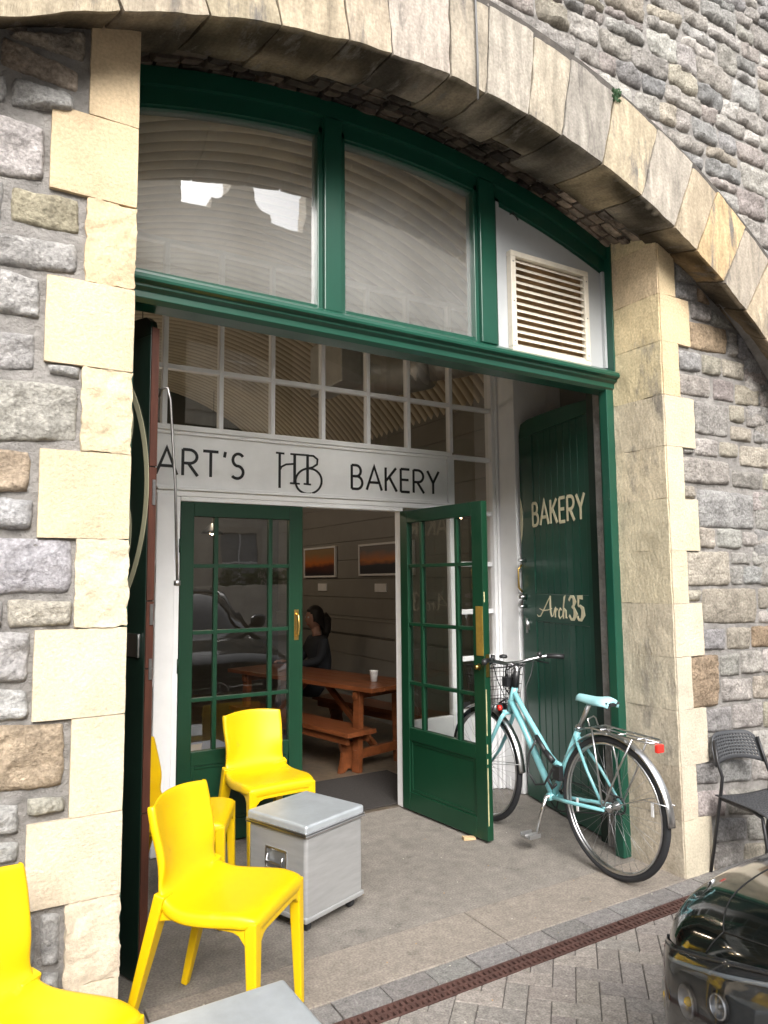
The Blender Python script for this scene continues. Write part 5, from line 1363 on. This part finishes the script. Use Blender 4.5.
# mat
tag(MB().box((1.75, 4.20, .005), (2.95, 4.95, .014)).build('door_mat', M('dark_mat', (.028, .024, .022), .95, nz=(60, .3), bump=(120, .6, .004)), bevel=.003), 'dark rough mat on the floor just inside the doorway', 'door mat')
# pictures
def picture(y0, y1, z0, z1, label, cols):
    t = thing('framed_picture', label, 'picture', (3.90, (y0 + y1) / 2, z0), 0, 'framed pictures on the panelled wall')
    X = 3.895; b = MB(); w_ = .022
    b.box((X - .028, y0, z0), (X, y1, z0 + w_)); b.box((X - .028, y0, z1 - w_), (X, y1, z1)); b.box((X - .028, y0, z0 + w_ + .0005), (X, y0 + w_, z1 - w_ - .0005)); b.box((X - .028, y1 - w_, z0 + w_ + .0005), (X, y1, z1 - w_ - .0005))
    b.build('frame', WHITE, t, bevel=.002)
    mt = bpy.data.materials.new('painted_canvas'); mt.use_nodes = True; tr = mt.node_tree; N, L = tr.nodes.new, tr.links.new
    tc = N('ShaderNodeTexCoord'); sp = N('ShaderNodeSeparateXYZ'); L(tc.outputs['Generated'], sp.inputs[0])
    nn_ = N('ShaderNodeTexNoise'); nn_.inputs['Scale'].default_value = 4; L(tc.outputs['Generated'], nn_.inputs['Vector'])
    ma = N('ShaderNodeMath'); ma.operation = 'MULTIPLY_ADD'; ma.inputs[1].default_value = .25; L(nn_.outputs[0], ma.inputs[0]); L(sp.outputs['Z'], ma.inputs[2])
    cr = N('ShaderNodeValToRGB'); L(ma.outputs[0], cr.inputs[0]); e = cr.color_ramp.elements
    e[0].position = .2; e[0].color = (*cols[0], 1); e[1].position = .95; e[1].color = (*cols[3], 1)
    k = e.new(.45); k.color = (*cols[1], 1); k = e.new(.60); k.color = (*cols[2], 1)
    L(cr.outputs[0], tr.nodes['Principled BSDF'].inputs['Base Color']); tr.nodes['Principled BSDF'].inputs['Roughness'].default_value = .5
    b = MB(); b.box((X - .018, y0 + w_, z0 + w_), (X - .008, y1 - w_, z1 - w_)); b.build('canvas', mt, t)
picture(7.66, 8.56, 1.525, 1.90, 'smaller framed orange sunset picture, left of the pair on the wall', [(.03, .02, .025), (.10, .03, .02), (.55, .16, .03), (.30, .20, .10)])
picture(5.95, 7.08, 1.535, 1.885, 'framed dark seascape picture with an orange band, right of the pair on the wall', [(.02, .02, .03), (.02, .02, .03), (.55, .18, .04), (.16, .14, .13)])
for y, lb in ((8.05, 'small white card fixed under the sunset picture'), (6.63, 'small white card fixed under the dark seascape picture')):
    b = MB(); b.box((3.885, y - .12, 1.36), (3.899, y + .12, 1.45)); tag(b.build('wall_card', WHITE, bevel=.002), lb, 'card', 'cards under the pictures')
# lamps
for (x, y, lb) in ((1.14, 5.5, 'glowing bulb pendant nearest the glazed door'), (.46, 5.5, 'glowing bulb pendant by the left side wall'), (2.6, 8.4, 'glowing bulb pendant near the back wall')):
    t = thing('pendant_lamp', lb, 'lamp', (x, y, 2.05 if x > 1 else 2.11), 0, 'pendant lamps inside the bakery')
    b = MB(); b.tube([(0, 0, .13), (0, 0, 1.75)], .004, 6); b.build('flex', BLKPL, t, local=True)
    b = MB(); b.lathe([(.02, .13), (.03, .12), (.11, .04), (.14, .0), (.136, .0), (.028, .112)], (0, 0, 0), 'Z', 20); b.build('lamp_shade', BLKPL, t, local=True)
    b = MB(); b.lathe([(0, -.01), (.026, .005), (.032, .03), (.02, .06), (0, .07)], (0, 0, 0), 'Z', 12); b.build('bulb', emit('bulb_glow', (1, .72, .40), 25), t, local=True)
    l = bpy.data.lights.new('vault_fill_light', 'POINT'); l.energy = FILL_W; l.color = (1, .80, .60); l.shadow_soft_size = .05; lo = bpy.data.objects.new('vault_fill_light', l); col.objects.link(lo); lo.parent = t; lo.location = (0, 0, .30)  # point light added above the opaque shade to brighten vault and upper walls
# duct
t = thing('foil_duct', 'silver foil ventilation duct hanging under the vault behind the glazing', 'duct', (3.0, 4.2, 3.0))
b = MB(); b.tube([(2.55, 4.9, 3.17), (2.75, 4.86, 3.15), (2.95, 4.7, 3.12), (3.05, 4.45, 3.10)], [.17, .18, .17, .15], 20); b.build('duct_elbow', M('dull_duct', (.58, .59, .59), .42, .6, nz=(3, .2)), t)
b = MB(); pts = [(2.98, 4.56, 3.12), (3.02, 4.5, 3.13), (3.06, 4.44, 3.12)]; b.tube(pts, [.135, .17, .14], 22); b.build('foil_sleeve', FOIL, t)
b = MB(); b.tube([(3.06, 4.45, 3.12), (3.25, 4.3, 3.14), (3.5, 4.25, 3.22), (3.8, 4.3, 3.3)], .11, 16); b.build('duct_tail', M('dull_duct', (.3, .31, .31), .45, .8), t)
b = MB(); b.box((2.38, 4.60, 2.96), (2.56, 5.15, 3.36)); b.build('duct_box', M('dull_duct', (.3, .31, .31), .45, .8), t, bevel=.01)

# ---- seated person
pr_ = thing('person', 'person with dark hair in dark clothes sitting at the table looking left', 'person', (3.24, 6.72, .004), R(0))
def skin_mesh(name, verts, edges, rad, mat, parent, root=0):
    me = bpy.data.meshes.new(name); me.from_pydata(verts, edges, []); o = bpy.data.objects.new(name, me); col.objects.link(o); o.parent = parent
    md = o.modifiers.new('skin', 'SKIN')
    sk = me.skin_vertices[0].data if me.skin_vertices else None
    if sk is None:
        bpy.context.view_layer.update(); sk = me.skin_vertices[0].data
    for i, r_ in enumerate(rad): sk[i].radius = (r_, r_) if not isinstance(r_, tuple) else r_
    sk[root].use_root = True
    md.use_smooth_shade = True; s_ = o.modifiers.new('sub', 'SUBSURF'); s_.levels = 2; s_.render_levels = 2
    me.materials.append(mat); ORIG[o.name] = Vector((0, 0, 0)); return o
SKIN = M('skin', (.34, .19, .14), .5); CLOTH = M('dark_clothing', (.015, .017, .022), .85, bump=(40, .3, .004))
# facing -X; seat height .34
V_ = [(0, 0, .42), (-.01, 0, .58), (-.03, 0, .74), (-.04, 0, .86), (-.05, 0, .93),   # 0 pelvis..4 neck base
      (-.04, -.15, .87), (-.12, -.21, .70), (-.30, -.14, .66), (-.04, .15, .87), (-.12, .21, .70), (-.30, .13, .66),
      (-.10, -.09, .40), (-.40, -.10, .42), (-.42, -.10, .06), (-.10, .09, .40), (-.40, .10, .42), (-.42, .10, .06), (-.50, -.10, .03), (-.50, .10, .03)]
E_ = [(0, 1), (1, 2), (2, 3), (3, 4), (3, 5), (5, 6), (6, 7), (3, 8), (8, 9), (9, 10), (0, 11), (11, 12), (12, 13), (0, 14), (14, 15), (15, 16), (13, 17), (16, 18)]
Rr_ = [.14, .125, .135, .10, .05, .065, .048, .036, .065, .048, .036, .085, .06, .04, .085, .06, .04, .035, .035]
bdy = skin_mesh('clothed_body', V_, E_, Rr_, CLOTH, pr_)
hd = MB()
rows = []
for i in range(17):
    v = math.pi * i / 16; row = []
    for j in range(20):
        a = 2 * math.pi * j / 20; x = -math.cos(a) * math.sin(v); y = math.sin(a) * math.sin(v); z = math.cos(v)
        rx, ry, rz_ = .092, .072, .115
        jaw = 1 - .22 * max(0, -z) * (1 - .4 * (x < 0)); X_ = x * rx * jaw; Y_ = y * ry * jaw
        if x < -.75 and abs(y) < .25 and -.35 < z < .1: X_ -= .018 * (1 - abs(z + .15) / .25 if abs(z + .15) < .25 else 0)
        row.append((-.085 + X_, Y_, 1.10 + z * rz_))
    rows.append(row)
hd.grid(rows, True, closeu=True); hd.tube([(-.05, 0, .90), (-.06, 0, .96), (-.075, 0, 1.02)], [.05, .045, .05], 12)
hdo = hd.build('head', SKIN, pr_, local=True)
ey = MB()
for s in (-1, 1): ey.lathe([(.011 * math.sin(a), .011 * math.cos(a)) for a in [math.pi * k / 8 for k in range(9)]], (-.085 - .078, s * .030, 1.115), 'X', 10)
ey.build('eye', M('eye_white', (.5, .5, .5), .2), hdo, local=True)
mo = MB(); mo.box((-.085 - .083, -.022, 1.038), (-.085 - .072, .022, 1.046)); mo.build('mouth', M('lips', (.4, .12, .10), .5), hdo, local=True, bevel=.003)
hr = MB(); rows = []
for i in range(13):
    v = math.pi * .62 * i / 12; row = []
    for j in range(20):
        a = 2 * math.pi * j / 20; x = -math.cos(a) * math.sin(v); y = math.sin(a) * math.sin(v); z = math.cos(v)
        drop = max(0, x + .25) * max(0, (v - 1.0)) * .09
        f_ = 1.0 if not (x < -.45 and v > 1.0) else .86
        row.append((-.078 + x * .104 * f_, y * .086 * f_, 1.115 + z * .122 - drop))
    rows.append(row)
hr.grid(rows, True, closeu=True); hr.tube([(.01, 0, 1.13), (.045, 0, 1.08), (.05, 0, .98), (.035, 0, .90)], [.05, .06, .05, .03], 12)
hr.build('hair', M('dark_hair', (.012, .009, .008), .6, bump=(60, .5, .004), stretch=(1, 1, .2)), hdo, local=True)
for s in (-1, 1):
    b = MB(); w0 = Vector((-.33, s * .135, .672))
    b.tube([(-.28, s * .137, .667), w0, w0 + Vector((-.04, 0, .004)), w0 + Vector((-.075, 0, .002))], [.024, .025, .034, .028], 10, sq=.55)
    for k in range(4):
        f0 = w0 + Vector((-.07, (k - 1.5) * .016, .004)); ln = (.06, .07, .066, .052)[k]
        b.tube([f0, f0 + Vector((-ln * .5, 0, .008)), f0 + Vector((-ln, 0, -.010))], [.009, .008, .006], 8)
    b.tube([w0 + Vector((-.02, -s * .025, 0)), w0 + Vector((-.05, -s * .045, .004)), w0 + Vector((-.075, -s * .045, 0))], [.011, .010, .007], 8)
    b.build('hand', SKIN, bdy, local=True)

# ================================================================== ACROSS THE STREET
OST = M('facing_stone', (.58, .53, .45), .9, nz=(2, .2), bump=(12, .3, .01), stain=(1.2, (.22, .19, .15), .62))
OST2 = M('dressed_stone', (.48, .43, .35), .9, nz=(3, .1))
WGL = M('pale_curtained_window', (.24, .25, .26), .25)
t = thing('facing_building', 'tall stone building with curved gables across the street', 'building', (6, -14, 0))
base = 11.6
prof = [(-24, 0), (-24, 8.2), (3.2, 8.2), (3.2, 14.5), (4.6, 14.5), (4.9, 14.1), (5.05, 13.4), (5.05, 12.3), (5.95, 12.3), (5.95, 12.62), (6.12, 12.66), (6.30, 12.78), (6.44, 12.98), (6.52, 13.25), (6.55, 14.3), (7.15, 14.3), (7.18, 13.25), (7.26, 12.98), (7.40, 12.78), (7.58, 12.66), (7.75, 12.62), (7.75, 12.3), (8.9, 12.3), (8.9, 13.6), (9.2, 14.1), (9.5, 14.5), (17, 14.5), (17, 9.2), (34, 9.2), (34, 0)]
b = MB(); b.prism(prof, -14.0, -14.5, lambda u, v, d_: (u, d_, v)); b.box((-24, -24, 0), (3.2, -14.501, 8.0)); b.box((3.2, -24, 0), (17, -14.501, 12.0)); b.box((17, -24, 0), (34, -14.501, 9.0)); b.build('facade', OST, t)
b = MB()
for z_ in (3.6, 6.9, 10.2): b.box((-24, -13.999, z_), (34, -13.86, z_ + .22))
b.build('string_course', OST2, t, bevel=.02)
for iz, z_ in enumerate((1.1, 4.4, 7.7)):
    for ix in range(-9, 14):
        if iz == 2 and not (2 <= ix <= 6): continue
        x_ = ix * 2.4 + .6
        b = MB(); b.box((x_ - .72, -13.998, z_ - .16), (x_ + .72, -13.90, z_)); b.box((x_ - .72, -13.998, z_ + 1.9), (x_ + .72, -13.90, z_ + 2.1)); b.box((x_ - .72, -13.998, z_ + .001), (x_ - .56, -13.92, z_ + 1.899)); b.box((x_ + .56, -13.998, z_ + .001), (x_ + .72, -13.92, z_ + 1.899))
        o = b.build('window', OST2, t)
        b = MB(); b.box((x_ - .555, -13.997, z_ + .003), (x_ + .555, -13.985, z_ + 1.897)); b.build('window_glass', WGL, o)
        b = MB(); b.box((x_ - .03, -13.984, z_ + .003), (x_ + .03, -13.955, z_ + 1.897)); b.box((x_ - .555, -13.984, z_ + .92), (x_ + .555, -13.957, z_ + .98)); b.build('sash_bar', WHITE, o)
# opposite pavement with low wall and shrubs
MB().box((-30, -13.99, -.033), (36, -9.2, .09)).build('pavement', M('paving', (.30, .29, .27), .9, nz=(8, .15), bump=(30, .3)), kind='structure')
tag(MB().box((-30, -11.2, .091), (36, -10.9, 1.35)).build('low_wall', OST, bevel=.02), 'low stone wall along the far pavement', 'wall')
for k, (x_, lb) in enumerate(((6.9, 'round green shrub on the far wall, left one'), (7.6, 'round green shrub on the far wall, middle one'), (8.3, 'round green shrub on the far wall, right one'))):
    b = MB(); random.seed(50 + k)
    for i in range(420):
        v_ = Vector((random.gauss(0, 1), random.gauss(0, 1), random.gauss(0, 1))).normalized() * random.uniform(.5, 1); p = Vector((x_, -11.5, 1.5)) + Vector((v_.x * .55, v_.y * .4, v_.z * .42))
        u_ = Vector((random.uniform(-1, 1), random.uniform(-1, 1), random.uniform(-1, 1))).normalized() * .07; w_ = u_.cross(Vector((random.random(), random.random(), 1))).normalized() * .035
        b.add([p - u_, p + w_, p + u_, p - w_], [(0, 1, 2, 3)])
    sh = b.build('shrub', M('shrub_leaf', (.05, .10, .03), .7)); tag(sh, lb, 'shrub', 'shrubs along the far wall')
    b = MB(); b.tube([(x_, -11.5, .09), (x_, -11.5, 1.3)], .04, 8); b.build('stem', M('bark', (.12, .08, .05), .9), sh)
